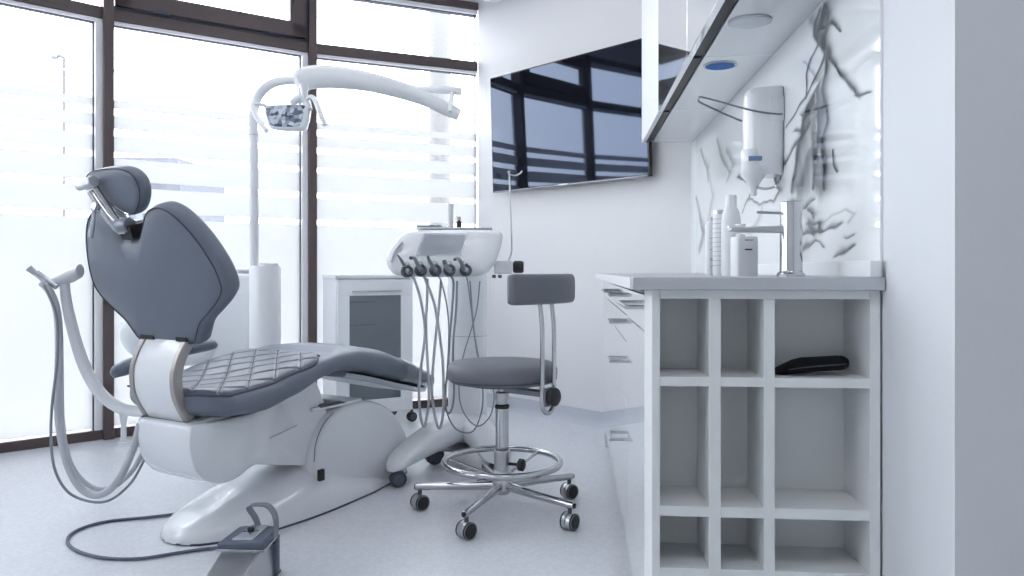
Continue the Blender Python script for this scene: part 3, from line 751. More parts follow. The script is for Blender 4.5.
# backrest
UB, ZB, XB = .326, .945, -.02
def bk(l, u, t): return Vector((XB-UB*u+ZB*t+.20*l*l, -l-.012, .684+ZB*u+UB*t))
half = [(.02, .366), (.05, .374), (.08, .410), (.115, .448), (.165, .466), (.210, .456), (.258, .42), (.300, .368), (.332, .308), (.352, .25), (.354, .19), (.318, .145), (.265, .105), (.210, .066), (.175, .02), (.150, -.006), (.08, -.010)]
ol = spline2(half+[(-x, y) for x, y in reversed(half)], 5)
rings = [(.001, -.034), (.3, -.031), (.6, -.022), (.8, -.012), (.92, -.004), (.965, .001), (.99, .008), (1.0, .018), (1.0, .040), (.985, .052), (.95, .060), (.8, .064), (.5, .06), (.001, .058)]
def bkc(x, y, t): return bk(x, y, t)
b = MB(); cx_, cy_ = 0, .235
def bring(k, t):
    m_ = min(1, max(0, (.92-k)/.5)); m_ = m_*m_*(3-2*m_); o = []
    for x, y in ol:
        a = math.atan2(y-cy_, x*.72); ex, ey = .30*math.cos(a), cy_-.02+.205*math.sin(a)
        o.append(bk((x*(1-m_)+ex*m_)*k, cy_+((y-cy_)*(1-m_)+(ey-cy_)*m_)*k, t))
    return o
b.loft([bring(k, t) for k, t in rings]); b.build('backrest', M['leather'], ch, ang=80)
b = MB(); loop = [bk(x*.935, cy_+(y-cy_)*.955, -.0035) for x, y in ol]; b.tube(loop, .0022, 6, 1, closed=True, cap=False); b.build('backrest_piping', M['stitch'], ch)
# headrest
hd = [(-.172, .575), (-.12, .588), (-.03, .590), (.04, .582), (.082, .556), (.092, .52), (.075, .48), (.04, .445), (-.005, .430), (-.05, .445), (-.105, .485), (-.155, .532), (-.18, .558)]
ol = spline2(hd, 5); hcx, hcy = -.04, .52
b = MB(); b.loft([[bk(hcx+(x-hcx)*k, hcy+(y-hcy)*k, t+.01+.03*(.59-(hcy+(y-hcy)*k))) for x, y in ol] for k, t in ((.001, -.004), (.5, -.002), (.8, .001), (.93, .005), (.985, .013), (1, .021), (1, .032), (.98, .042), (.92, .049), (.7, .051), (.001, .046))])
b.build('headrest', M['leather'], ch, ang=80)
b = MB(); b.tube([bk(hcx+(x-hcx)*.955, hcy+(y-hcy)*.955, .0120+.03*(.59-(hcy+(y-hcy)*.94))) for x, y in ol], .002, 6, 1, closed=True, cap=False); b.build('headrest_piping', M['stitch'], ch)
hm = []
b = MB(); b.tube([bk(-.095, .535, -.012), bk(-.02, .40, -.012)], .010, 12, 1); b.tube([bk(-.118, .525, -.018), bk(-.075, .455, -.02), bk(-.035, .40, -.015), bk(-.015, .37, .01)], [.013, .015, .017, .014], 12, 4, flat=.7)
b.box(-.035, .035, -.02, .02, -.012, .012, Matrix.Translation(bk(-.012, .395, .01)) @ Matrix.Rotation(R(-20), 4, 'Y')); b.build('headrest_mount', M['chrome'], ch)
b = MB(); b.tube([bk(-.175, .545, -.02), bk(-.12, .548, -.022)], [.013, .012], 16, 1); b.tube([bk(-.125, .55, -.022), bk(-.085, .557, -.015)], [.021, .021], 6, 1); b.build('adjustment_knob', M['silver'], ch, .003)
b = MB(); b.tube([bk(-.095, .475, -.04), bk(-.105, .44, -.045), bk(-.150, .385, -.05)], [.007, .006, .009], 10, 4); b.lathe([(.014, -.006), (.014, .006)], bk(-.092, .478, -.035), (-1, 0, .2)); b.build('release_lever', M['silver'], ch)
b = MB(); b.lathe([(.022, -.028), (.026, -.02), (.026, .02), (.022, .028)], bk(-.012, .405, -.005), (0, 1, 0)); b.build('pivot', M['dsteel'], ch, ang=30)
b = MB(); b.box(-.05, .05, -.03, .03, -.012, .03, Matrix.Translation(bk(0, .375, .03)) @ Matrix.Rotation(R(-20), 4, 'Y')); b.build('mount_socket', M['black'], ch, .003)
# left armrest
b = MB(); secs = []
for x, z, w_, h_ in ((.0, .555, .008, .01), (.012, .556, .022, .022), (.05, .566, .034, .028), (.15, .588, .036, .029), (.28, .612, .036, .027), (.40, .620, .034, .024), (.435, .619, .024, .018), (.45, .617, .008, .008)):
    secs.append([Vector((x, .33+w_*math.cos(a), z+h_*math.sin(a))) for a in [2*math.pi*j/20 for j in range(20)]])
b.loft(secs); b.build('armrest', M['leather'], ch, ang=80)
b = MB(); b.tube([(.22, .33, .59), (.22, .32, .52), (.2, .26, .46), (.18, .15, .42)], [.016, .02, .024, .026], 12, 6); b.build('armrest_bracket', M['shell'], ch)
# base cover
tab = [(.0, .02, .010), (.015, .07, .036), (.05, .115, .057), (.12, .16, .080), (.2, .19, .100), (.3, .212, .122), (.42, .222, .150), (.50, .224, .165), (.58, .222, .155), (.8, .205, .075), (.95, .175, .05), (1.06, .15, .045), (1.13, .12, .04), (1.16, .08, .04), (1.17, .03, .02)]
b = MB(); secs = []
for i in range(61):
    x = 1.17*i/60; w_, h_ = lerp_tab(tab, x); s = []
    for j in range(33):
        a = math.pi*j/32; c_, s_ = math.cos(a), math.sin(a)
        y = w_*math.copysign(abs(c_)**.62, c_); z = h_*s_**.75
        # flared skirt: body narrower above
        y *= 1-.10*min(1, z/max(h_, .01))
        s.append(Vector((x, y, .004+z)))
    secs.append(s)
b.loft(secs); b.build('base_cover', M['shell'], ch, ang=60)
b = MB(); secs = []
for i in range(61):
    x = .004+1.162*i/60; w_, h_ = lerp_tab(tab, x); secs.append([Vector((x, y, z)) for y, z in ((-w_-.001, 0), (-w_-.001, .007), (w_+.001, .007), (w_+.001, 0))])
b.loft(secs); b.build('base_gasket', M['dark'], ch)
# round lift cover (dome)
dome = [(.50, .05), (.50, .2), (.525, .275), (.575, .335), (.65, .368), (.75, .380), (.86, .368), (.965, .32), (1.045, .245), (1.095, .155), (1.115, .05)]
dm = [(p.x, p.y) for p in smooth_path([(x, z, 0) for x, z in dome], 5)]; dm += [(1.0, .02), (.6, .02)]
b = MB(); b.loft([[Vector((.8+(x-.8)*k, t, .15+(z-.15)*k)) for x, z in dm] for k, t in ((.90, -.163), (.955, -.158), (.99, -.145), (1, -.125), (1, .125), (.99, .145), (.955, .158), (.90, .163))]); b.build('lift_cover', M['shell'], ch, ang=50)
b = MB(); sl = smooth_path([Vector((x, -.1675+.006*0, z)) for x, z in ((.505, .19), (.515, .26), (.555, .325), (.61, .362))], 6); b.tube([Vector((p.x-.006, -.168, p.z)) for p in sl], .0022, 6, 1); b.build('cover_seam', M['dsteel'], ch)
b = MB(); b.prism([(.555, .386), (.70, .386), (.66, .398), (.57, .398)], lambda x, y, t: Vector((x, t, y)), -.15, -.04); b.build('cover_slot', M['dark'], ch, .002)
b = MB(); b.prism([(.52, .375), (.80, .373), (.80, .389), (.52, .389)], lambda x, y, t: Vector((x, t, y)), -.145, .145); b.build('cover_lid', M['shell'], ch, .006)
b = MB(); pbase = Vector((.50, -.206, .145)); b.box(-.014, .014, -.006, .01, -.022, .022, Matrix.Translation(pbase)); b.build('socket', M['black'], ch, .004)
b = MB(); b.tube([(.24, -.188, .325), (.34, -.165, .330), (.44, -.140, .338)], .0015, 6, 3); b.build('shell_seam', M['hosed'], ch)
# legrest underside
b = MB(); b.loft([[Vector((x, y, z)) for y, z in ((-w_, z0), (-w_*.9, z0-.022), (w_*.9, z0-.022), (w_, z0))] for x, w_, z0 in ((.66, .19, .515), (.8, .185, .482), (1.0, .17, .428), (1.2, .14, .38), (1.32, .09, .362))]); b.build('legrest_underside', M['silver'], ch, .004, 30)

# assistant suction arm at the left
sa = thing('suction_arm', 'curved white instrument arm with grey hoses reaching left from the chair', 'instrument arm', at(135, 411, 2.62))
dA = 2.62
b = MB(); b.tube([at(150, 412, 2.60), at(137, 411.5, dA), at(120, 408, dA), at(103, 396, dA), at(88, 374, dA), at(77, 345, dA), at(70, 318, dA), at(66, 298, dA), at(65, 284, dA)], [.018, .018, .019, .020, .020, .019, .018, .017, .016], 16, 6); b.build('arm_tube', M['white'], sa, world=True)
b = MB()
secs = []
for px, pyc, hh, dd_, ww in ((80.5, 270, 5, dA, .02), (80, 271, 7, dA, .028), (72, 275, 7.5, dA, .032), (62, 279, 7.0, dA, .033), (52, 283, 5.5, dA-.01, .028), (45, 284, 3, dA-.02, .022), (42, 283, 2, dA-.02, .014)):
    c = at(px, pyc, dd_); h_ = hh/F*dd_
    secs.append([c+Vector((0, ww*math.cos(a), h_*math.sin(a))) for a in [2*math.pi*j/16 for j in range(16)]])
b.loft(secs); b.build('holder', M['white'], sa, world=True, ang=60)
for (a, c, r0, r1, m_, nm) in (((47, 283), (29, 268), .010, .012, 'hose', 'suction_tip'), ((57, 287), (37, 272), .010, .008, 'silver', 'syringe_tip')):
    b = MB(); b.tube([at(*a, dA-.03), at((a[0]+c[0])/2, (a[1]+c[1])/2, dA-.03), at(*c, dA-.035)], [r0, r0*.8, r1], 12, 4); b.build(nm, M[m_], sa, world=True)
def hz_path(pts, d0, d1): return [at(x, y, d0+(d1-d0)*i/(len(pts)-1)) for i, (x, y) in enumerate(pts)]
b = MB(); b.tube(hz_path([(42, 283), (50, 292), (57, 312), (59, 345), (58, 400), (60, 430), (66, 460), (78, 485), (93, 495), (108, 491), (122, 474), (134, 446), (140, 424)], 2.58, 2.56), .0125, 12, 8); b.build('hose', M['hose'], sa, world=True)
b = MB(); b.tube(hz_path([(46, 286), (55, 300), (60, 330), (61, 370), (62, 420), (68, 456), (80, 478), (97, 489), (115, 486), (132, 471), (143, 452)], 2.60, 2.64), .0085, 12, 8); b.build('hose', M['hose'], sa, world=True)
b = MB(); b.tube(hz_path([(44, 285), (56, 315), (57, 360), (52, 405), (51, 440), (55, 470), (68, 492), (90, 501.5), (110, 500), (130, 484), (142, 464), (146, 452)], 2.55, 2.60), .0045, 10, 8); b.build('hose', M['hosed'], sa, world=True)

# cuspidor unit and lamp
cd = 3.7
cu = thing('cuspidor_unit', 'white water unit with spittoon bowl standing behind the chair backrest', 'cuspidor unit', (at(228, 400, cd).x, cd, 0))
xa, xb = at(200, 0, cd).x, at(254, 0, cd).x
b = MB(); b.box(xa, xb, cd-.02, cd+.25, .06, .905); b.build('cabinet_body', M['white'], cu, .02, world=True, seg=4)
b = MB(); b.box(xa+.05, xb-.016, cd-.026, cd-.018, .12, .82); b.build('front_panel', M['white'], cu, .004, world=True)
b = MB(); c = at(237, 272, cd); b.lathe([(.03, 0), (.03, .012), (.05, .016), (.05, .024), (.02, .03)], (c.x, cd+.08, .905)); b.build('cup_stand', M['white'], cu, world=True)
c = at(150, 338, 3.5); b = MB(); b.lathe([(.02, -.10), (.06, -.09), (.10, -.05), (.125, .0), (.13, .05), (.12, .075), (.11, .07), (.09, .03), (.01, 0)], c); b.build('spittoon_bowl', M['white'], cu, world=True, ang=60)
b = MB(); b.tube([c+Vector((.05, 0, -.06)), c+Vector((.15, .1, -.09)), Vector((xa+.05, cd+.1, c.z-.05))], [.04, .05, .05], 14); b.build('bowl_arm', M['white'], cu, world=True)
b = MB(); b.box(xa, xb, cd, cd+.22, 0, .06); b.build('foot', M['hose'], cu, world=True)

ld = 3.6
lp = thing('dental_lamp', 'white dental operating lamp on a curved pole with long jointed arm', 'dental lamp', (at(265, 0, ld).x, ld, 0))
c = at(265, 266, ld); r_ = 15.2/F*ld
b = MB(); b.lathe([(r_, 0), (r_, c.z-.012), (r_*.93, c.z), (.03, c.z+.004)], (c.x, ld, 0), n=40); b.build('pole_housing', M['white'], lp, world=True, ang=40)
b = MB(); b.lathe([(.045, 0), (.045, .012)], (c.x+.02, ld-.01, c.z), n=24); b.build('housing_cap', M['white'], lp, world=True)
b = MB(); b.tube([at(254, 268, ld), at(254, 230, ld), at(253.5, 134, ld), at(253, 125, ld), at(253.5, 112, ld), at(257, 99, ld), at(264, 89, ld), at(275, 82.5, ld), at(288, 80.5, ld+.02), at(302, 80.5, ld+.04)], [.021, .021, .021, .0215, .022, .022, .022, .021, .020, .020], 18, 8); b.build('pole', M['whitem'], lp, world=True)
b = MB(); b.lathe([(.0225, -.002), (.0225, .002)], at(253.5, 135, ld)); b.build('pole_joint', M['hose'], lp, world=True)
b = MB(); b.tube([at(302, 82, ld+.04), at(340, 86, ld+.1), at(400, 88.5, ld+.2), at(430, 89.5, ld+.25), at(452, 90.5, ld+.29), at(461, 91.5, ld+.31)], [.014, .014, .016, .019, .022, .021], 16, 5, flat=.8); b.build('horizontal_arm', M['white'], lp, world=True)
b = MB(); b.cyl(at(452, 92, ld+.29), at(450, 112, ld+.2), .013, .013, 14); b.build('elbow_pin', M['white'], lp, world=True)
b = MB(); b.tube([at(459, 115, ld+.28), at(448, 109.5, ld+.26), at(425, 98.5, ld+.2), at(400, 90, ld+.1), at(370, 82, ld), at(340, 77.5, ld-.1), at(315, 77, ld-.2), at(302, 79.5, ld-.24), at(296, 81, ld-.26)], [.032, .036, .039, .042, .046, .050, .052, .050, .034], 18, 6, flat=.5)
b.build('spring_arm', M['white'], lp, world=True)
hdp = ld-.26
b = MB(); b.tube([at(304, 84, hdp), at(304, 94, hdp), at(303, 102, hdp)], [.022, .014, .013], 14, 3); b.build('swivel', M['white'], lp, world=True)
s = hdp/F; mh = Matrix.Translation(at(286, 116, hdp)) @ Matrix.Rotation(R(3), 4, 'Y') @ Matrix.Rotation(R(-12), 4, 'Z') @ Matrix.Rotation(R(-14), 4, 'X')
ol = [(-25*s, 7*s), (-21*s, 11*s), (20*s, 12*s), (23*s, 7*s), (23*s, -8*s), (18*s, -14.5*s), (-11*s, -14.5*s), (-19*s, -8*s)]
ol = spline2(ol, 5)
b = MB(); b.loft([[mh @ Vector((x*k, t, z*k+dz)) for x, z in ol] for k, t, dz in ((.93, -.012, 0), (1, -.004, 0), (1.02, .01, .003), (.95, .035, .006), (.7, .06, .012), (.3, .07, .015))]); b.build('lamp_head', M['white'], lp, ang=60, world=True)
b = MB(); b.loft([[mh @ Vector((x*k, t, z*k)) for x, z in ol] for k, t in ((.86, -.0125), (.86, -.014), (.01, -.015))]); 
rm = mat('faceted_reflector', (.35, .40, .47), .15, metal=.8, var=.0)
nt = rm.node_tree; vo = nt.nodes.new('ShaderNodeTexVoronoi'); vo.inputs['Scale'].default_value = 55
rr = nt.nodes.new('ShaderNodeValToRGB'); rr.color_ramp.elements[0].color = (.10, .13, .18, 1); rr.color_ramp.elements[1].color = (.80, .84, .9, 1); rr.color_ramp.elements[0].position = .2; rr.color_ramp.elements[1].position = .8
tcn = nt.nodes.new('ShaderNodeTexCoord'); nt.links.new(tcn.outputs['Object'], vo.inputs['Vector']); nt.links.new(vo.outputs['Color'], rr.inputs[0]); nt.links.new(rr.outputs[0], nt.nodes['Principled BSDF'].inputs['Base Color'])
b.build('reflector', rm, lp, world=True)
b = MB(); b.tube([at(291, 104, hdp), at(298, 99, hdp), at(305, 100, hdp+.01), at(309, 110, hdp)], [.014, .02, .02, .016], 12, 4); b.build('head_yoke', M['white'], lp, world=True)
b = MB(); b.tube([at(267, 106, hdp-.01), at(258, 104, hdp-.02), at(252.5, 105, hdp-.03), at(255, 114, hdp-.04), at(261, 124, hdp-.05), at(267, 131, hdp-.06)], [.007, .009, .010, .011, .011, .010], 12, 5); b.build('handle', M['white'], lp, world=True)
b = MB(); b.tube([at(303, 103, hdp), at(310, 97, hdp-.01), at(315, 100, hdp-.02), at(319, 110, hdp-.03), at(322, 118, hdp-.04), at(325, 125, hdp-.05)], [.007, .010, .012, .012, .012, .011], 12, 5); b.build('handle', M['white'], lp, world=True)

# ------------------------------------------------------------------ delivery cart
cc = 3.72
cx0 = at(467.5, 0, cc).x
ct = thing('delivery_cart', 'white wheeled dental delivery cart with display console on a column', 'dental cart', (cx0, cc, 0))
rc = 19.5/F*cc
b = MB(); b.lathe([(rc*1.15, .10), (rc*1.04, .16), (rc, .22), (rc, .90)], (cx0, cc, 0), n=40, sy=.8); b.build('column', M['white'], ct, world=True, ang=60)
b = MB(); b.lathe([(rc*1.003, zc_) for zc_ in (.603, .607)], (cx0, cc, 0), n=40, sy=.8); b.build('column_joint', M['hose'], ct, world=True)
# base: arched arms
def arch_arm(tip, root, w0, w1, par):
    d_ = (tip-root); Ld = d_.length; d_.normalize(); n_ = Vector((-d_.y, d_.x, 0)); secs = []
    for i in range(25):
        t = i/24; zt_ = .235-.122*t**2.4-(.04*max(0, (t-.85)/.15)**2); zb = .125-.105*max(0, t-.15)**1.4 if t < .92 else .04
        zb = .12-.052*t**1.3; w_ = w0+(w1-w0)*t**.8
        if t > .9: w_ *= math.sqrt(max(.02, 1-((t-.9)/.1)**2*.9)); 
        c = root+d_*(Ld*t); s_ = []
        for j in range(20):
            a = 2*math.pi*j/20; c1, s1 = math.cos(a), math.sin(a)
            s_.append(Vector((c.x, c.y, 0))+n_*(w_*math.copysign(abs(c1)**.7, c1))+Vector((0, 0, (zt_+zb)/2+(zt_-zb)/2*math.copysign(abs(s1)**.7, s1))))
        secs.append(s_)
    b = MB(); b.loft(secs); return b.build('base_arm', M['white'], par, world=True, ang=70)
root = Vector((cx0, cc, 0))
for tip in (Vector((-.515, 3.22, 0)), Vector((-.07, 3.36, 0)), Vector((-.30, 4.05, 0)), Vector((-.08, 4.06, 0))):
    arch_arm(tip, root, .105, .055, ct)
b = MB(); b.loft([[Vector((cx0+x, cc+y, z)) for x, y in rrect(.34*k, .34*k, .1, 6)] for k, z in ((1, .075), (1, .085))]); b.build('base_plate', M['dsteel'], ct, world=True)
def caster(par, x, y, r, an, m_out, m_in, top=None, wd=.02, twin=True):
    f = MB(); ax = Vector((math.cos(an), math.sin(an), 0)); c = Vector((x, y, r)); 
    w_ = MB(); 
    w_.lathe([(r*.7, -wd), (r*.93, -wd), (r, -wd*.75), (r, -wd*.15), (r*.9, -wd*.1), (r*.9, wd*.1), (r, wd*.15), (r, wd*.75), (r*.93, wd), (r*.7, wd)], c, ax, 28)
    o = w_.build('caster', m_out, par, world=True, ang=40)
    h_ = MB(); h_.lathe([(r*.62, -wd*1.12), (r*.66, -wd*1.0), (r*.66, wd*1.0), (r*.62, wd*1.12)], c, ax, 24); h_.build('wheel_cap', m_in, o, world=True)
    if top:
        s_ = MB(); s_.cyl((x, y, r), (x, y, top), .008, .008, 12); s_.ring(c, r*1.08, .004, 24, 6, ax, 3) if False else None
        s_.build('caster_stem', M['dark'], o, world=True)
    return o
p = at(398, 0, 3.24)
caster(ct, p.x, 3.24, .036, R(-75), M['dark'], M['bluegrey'], .07)
p = at(433, 0, 3.56); caster(ct, p.x, 3.62, .045, R(-60), M['dark'], M['bluegrey'], .10)
caster(ct, -.07, 3.40, .036, R(-75), M['dark'], M['bluegrey'], .07)
caster(ct, -.09, 4.0, .036, R(-75), M['dark'], M['bluegrey'], .07)
# console
kd = 3.42; s = kd/F
kc = at(450, 253, kd)
mk = Matrix.Translation(kc) @ Matrix.Rotation(R(4), 4, 'Z')
con = [(-62, 8), (-60, -8), (-54, -19), (-44, -24), (-10, -24.5), (30, -24.5), (42, -24), (50, -18), (55, -5), (58, 10), (57, 17), (50, 22), (20, 23), (-20, 23), (-42, 23), (-52, 19), (-58, 14)]
con = [(-62, -2), (-61.5, -10), (-57, -18), (-47, -23), (-10, -24), (22, -23.5), (36, -20), (44, -10), (49, 2), (52, 14), (51, 20), (44, 22.5), (20, 23), (-20, 22.5), (-40, 21), (-50, 15), (-58, 5)]
ol = spline2([(x*s, z*s) for x, z in con], 5)
b = MB(); sh = .05
b.loft([[mk @ Vector((x*k-.03*0, t+.25*(z*k), z*k)) for x, z in ol] for k, t in ((.001, -.085), (.6, -.085), (.88, -.082), (.96, -.075), (1, -.055), (1, .06), (.96, .08), (.85, .088), (.001, .09))])
b.build('console', M['white'], ct, world=True, ang=60)
def con_pt(px, py, off=0):
    x = (px-450)*s; z = -(py-253)*s; return Vector((x, -.0855+.25*z-off, z))
b = MB(); q = [(417, 256.5), (461, 256.5), (468.5, 234), (424.5, 234)]
b.add([mk @ con_pt(x, y, .002) for x, y in q]+[mk @ con_pt(x, y, -.01) for x, y in q], [(0, 1, 2, 3), (7, 6, 5, 4), (0, 4, 5, 1), (1, 5, 6, 2), (2, 6, 7, 3), (3, 7, 4, 0)]); b.build('display_frame', M['silver'], ct, world=True)
q = [(419.5, 255), (459.8, 255), (466.3, 235.5), (426, 235.5)]
b = MB(); b.add([mk @ con_pt(x, y, .003) for x, y in q]+[mk @ con_pt(x, y, -.01) for x, y in q], [(0, 1, 2, 3), (7, 6, 5, 4), (0, 4, 5, 1), (1, 5, 6, 2), (2, 6, 7, 3), (3, 7, 4, 0)]); b.build('display', M['screen'], ct, world=True)
b = MB(); b.loft([[mk @ Vector((x, y, z)) for x, y in rrect(.34, .15, .03, 5, .02, .05)] for z in (.1055, .1145)]); b.build('console_top', M['silver'], ct, world=True, bevel=.002)
b = MB(); b.tube([mk @ con_pt(393, 262, .006), mk @ con_pt(397, 252, .006), mk @ con_pt(404, 243, .006)], .006, 10, 5); b.build('console_grip', M['silver'], ct, world=True)
# right side bracket and black knob
b = MB(); b.box(at(494, 0, kd).x, at(513, 0, kd).x, kd-.03, kd+.03, at(0, 274, kd).z, at(0, 261, kd).z); b.build('side_bracket', M['whitem'], ct, .006, world=True)
b = MB(); b.lathe([(.018, 0), (.028, .006), (.028, .040), (.022, .048)], at(513, 267, kd), (1, 0, 0), 20); b.build('side_knob', M['black'], ct, world=True, ang=40)
b = MB(); 
for px in (494, 500): b.lathe([(.009, 0), (.009, .014)], at(px, 278, kd), (0, 0, 1), 14)
b.build('bracket_stud', M['dark'], ct, world=True)
b = MB(); b.tube([at(508, 264, kd), at(509.5, 258, kd), at(511.5, 252, kd), at(511.5, 240, kd), at(509.5, 176, kd), at(509.5, 173, kd)], .0035, 8, 4); b.tube([at(508, 171, kd), at(509.5, 174, kd), at(515, 175.5, kd), at(520, 173.5, kd), at(522, 171, kd)], .0035, 8, 5); b.build('hook_rod', M['steel'], ct, world=True)
# handpiece holders (five) and instruments with hoses
hx = [409, 422, 436, 449.5, 465]
hold = []
for i, px in enumerate(hx):
    b = MB(); c0 = mk @ con_pt(px, 270 - (1 if i else 0), .012)
    b.tube([c0+Vector((-.006, .02, .016)), c0+Vector((0, -.014, .0)), c0+Vector((.004, -.012, -.03))], [.022, .025, .018], 14, 4, flat=.8); b.build('instrument_holder', M['silver'], ct, world=True)
    b = MB(); b.ring(c0+Vector((.004, -.030, -.006)), .019, .009, 20, 8, (.5, -1, .3), 1.6); b.build('holder_ring', M['dark'], ct, world=True)
kinds = ['straight grey air syringe with a pointed tip, leftmost on the cart console', 'angled grey handpiece, second from left on the cart console', 'slim grey handpiece, middle one on the cart console', 'short stubby handpiece with dark top, fourth on the cart console', 'curved grey scaler handpiece, rightmost on the cart console']
tips = [[(398, 255.5), (401, 260), (406, 268)], [(411, 258), (414.5, 258.5), (418, 265), (421, 270)], [(428, 257), (430, 262), (435, 270)], [(444.5, 262), (446, 266), (449, 271)], [(455, 259.5), (458.5, 259), (462, 264), (464, 270)]]
rads = [[.0035, .007, .010], [.007, .007, .009, .010], [.006, .008, .010], [.009, .010, .012], [.006, .007, .009, .010]]
hoses = [[(411, 275), (415, 281), (421.5, 304), (425, 332), (421.5, 363), (419, 391), (420.5, 416), (424, 426.5), (427, 416), (429, 391), (426, 332), (427, 300), (427.5, 279)],
         [(424, 276), (427, 284), (435, 307), (442, 354), (443.5, 385), (443, 414), (439.5, 428), (435.6, 419), (432, 391), (434, 354), (438.5, 310), (441, 281)],
         [(438, 275), (442, 284), (447, 307), (449, 338), (446, 391), (447.5, 414), (457.5, 430), (473, 431), (482, 409), (482, 380), (474, 330), (470, 281)],
         [(451, 276), (453.5, 284), (452, 310), (449.5, 340), (447.5, 375), (444, 395), (446, 410), (450.5, 412), (454, 395), (453, 350), (456, 310), (457, 281)],
         [(466, 275), (468, 284), (471, 307), (478, 357), (488, 375), (494, 395), (490, 416), (477, 426), (463, 411), (459, 388), (463, 357), (476, 313), (480, 281)]]
hr = [.0062, .0062, .0035, .0050, .0030]
for i in range(5):
    c0 = mk @ con_pt(hx[i], 270, .03)
    off = -.150-.0*i
    t_ = thing('dental_handpiece', kinds[i], 'handpiece', at(hx[i], 271, 3.42-.12), 0, None)
    pts = [at(x, y, kd-.155-.03*(len(tips[i])-1-j)) for j, (x, y) in enumerate(tips[i])]
    b = MB(); b.tube(pts, rads[i], 14, 5); b.build('handpiece_body', M['hosed'] if i != 3 else M['steel'], t_, world=True)
    b = MB(); b.lathe([(rads[i][0]*1.05, -.004), (rads[i][0]*1.05, .004)], pts[0], pts[1]-pts[0], 12); b.build('handpiece_head', M['dark'], t_, world=True)
    b = MB(); n = len(hoses[i]); b.tube([at(x, y, kd-.15+.16*(j/(n-1))) for j, (x, y) in enumerate(hoses[i])], hr[i], 10, 8); b.build('hose', M['hose'] if i in (0, 1) else M['hosed'], t_, world=True)
# things on top of the console
zt_ = kc.z+.1145
c = at(459, 0, kd+.05)
bt = thing('glass_vial', 'small dark glass bottle with beige cap on top of the cart console', 'bottle', (c.x, kd+.05, zt_))
b = MB(); b.lathe([(.011, 0), (.012, .002), (.012, .028), (.006, .034), (.006, .038)], n=20); b.build('vial_body', M['brown'], bt, ang=50)
b = MB(); b.lathe([(.0085, .036), (.0085, .050), (.007, .052)], n=20); b.build('cap', M['beige'], bt)
c = at(450.5, 0, kd+.07)
b = MB(); b.lathe([(.012, 0), (.013, .003), (.014, .11), (.0135, .112)], (c.x, kd+.07, zt_), n=20); tag(b.build('white_tube', M['whitem'], ang=50), 'tall narrow white cylinder standing on the cart console', 'tube')
c = at(430, 0, kd+.02)
b = MB(); b.box(c.x-.06, c.x+.05, kd-.01, kd+.06, zt_, zt_+.012); tag(b.build('instrument_tray', M['hosed'], bevel=.003), 'flat grey instrument tray at the left on the cart console top', 'tray')

# ------------------------------------------------------------------ glass-fronted cabinet by the window
an = R(28); fl_ = Vector((-1.021, 4.41, 0)); wd = .4685
gc = thing('glass_front_cabinet', 'white mobile cabinet with grey tinted glass door by the window', 'cabinet', fl_, an)
tz = .896; dp = .30
b = MB(); b.box(0, .012, 0, dp, .075, tz-.02); b.box(wd-.012, wd, 0, dp, .075, tz-.02); b.box(0, wd, dp-.01, dp, .075, tz-.02); b.box(0, wd, 0, dp, .075, .09); b.build('carcass', M['whitem'], gc, .002)
b = MB(); b.box(-.006, wd+.006, -.012, dp, tz-.022, tz); b.build('cabinet_top', M['whitem'], gc, .004)
dz0, dz1 = .16, .775; dx0, dx1 = .075, .39
b = MB(); b.box(.004, wd-.004, -.018, 0, .08, dz0); b.box(.004, wd-.004, -.018, 0, dz1, tz-.026); b.box(.004, dx0, -.018, 0, dz0, dz1); b.box(dx1, wd-.004, -.018, 0, dz0, dz1); dr = b.build('door', M['gloss'], gc, .002)
b = MB(); b.box(dx0, dx1, -.010, -.005, dz0, dz1); b.build('glass_pane', M['tinted'], gc)
b = MB(); b.box(dx0+.0, dx0+.16, -.0125, -.009, .735, .739); b.box(dx0, dx0+.16, -.0125, -.009, .600, .604); b.build('glass_line', M['print'], gc)
b = MB(); b.box(dx0+.015, dx1, -.032, -.018, .798, .806); b.build('handle', M['steel'], dr, .002)
for x, y in ((.04, .04), (wd+.004, .02), (.04, dp-.04), (wd-.04, dp-.04)):
    p = gc.matrix_basis @ Vector((x, y, 0)); caster(gc, p.x, p.y, .030, R(-60), M['black'], M['dark'], .08, .018)

# ------------------------------------------------------------------ stool
SX, SY = -.038, 2.91
st = thing('dental_stool', 'grey round stool with curved backrest, chrome foot ring and five casters', 'stool', (SX, SY, 0))
b = MB(); b.lathe([(.06, .498), (.15, .496), (.196, .500), (.207, .510), (.2115, .525), (.2115, .548), (.205, .562), (.190, .571), (.12, .576), (.001, .577)], n=64); b.build('seat', M['leather2'], st, ang=80)
b = MB(); b.ring((0, 0, .513), .2095, .0018, 64, 6); b.build('seat_piping', M['stitch'], st)
b = MB(); b.lathe([(.10, .482), (.14, .488), (.14, .498)], n=40); b.build('seat_plate', M['dark'], st, ang=40)
b = MB(); b.cyl((0, 0, .375), (0, 0, .49), .0175, n=24); b.lathe([(.024, .425), (.026, .43), (.026, .455), (.02, .46)], n=24); b.build('gas_rod', M['steel'], st)
b = MB(); b.lathe([(.026, .395), (.028, .40), (.028, .407), (.023, .410)], n=32); b.build('column_collar', M['black'], st)
b = MB(); b.lathe([(.025, .09), (.0255, .2), (.0255, .395)], n=40); b.build('column', M['chrome'], st, ang=40)
b = MB(); b.lathe([(.026, .07), (.038, .085), (.038, .150), (.034, .156), (.030, .160), (.0315, .225), (.0300, .235)], n=32); b.build('hub', M['steel'], st, ang=35)
b = MB(); b.ring((0, 0, .19), .222, .0125, 72, 14); b.build('foot_ring', M['chrome'], st, ang=80)
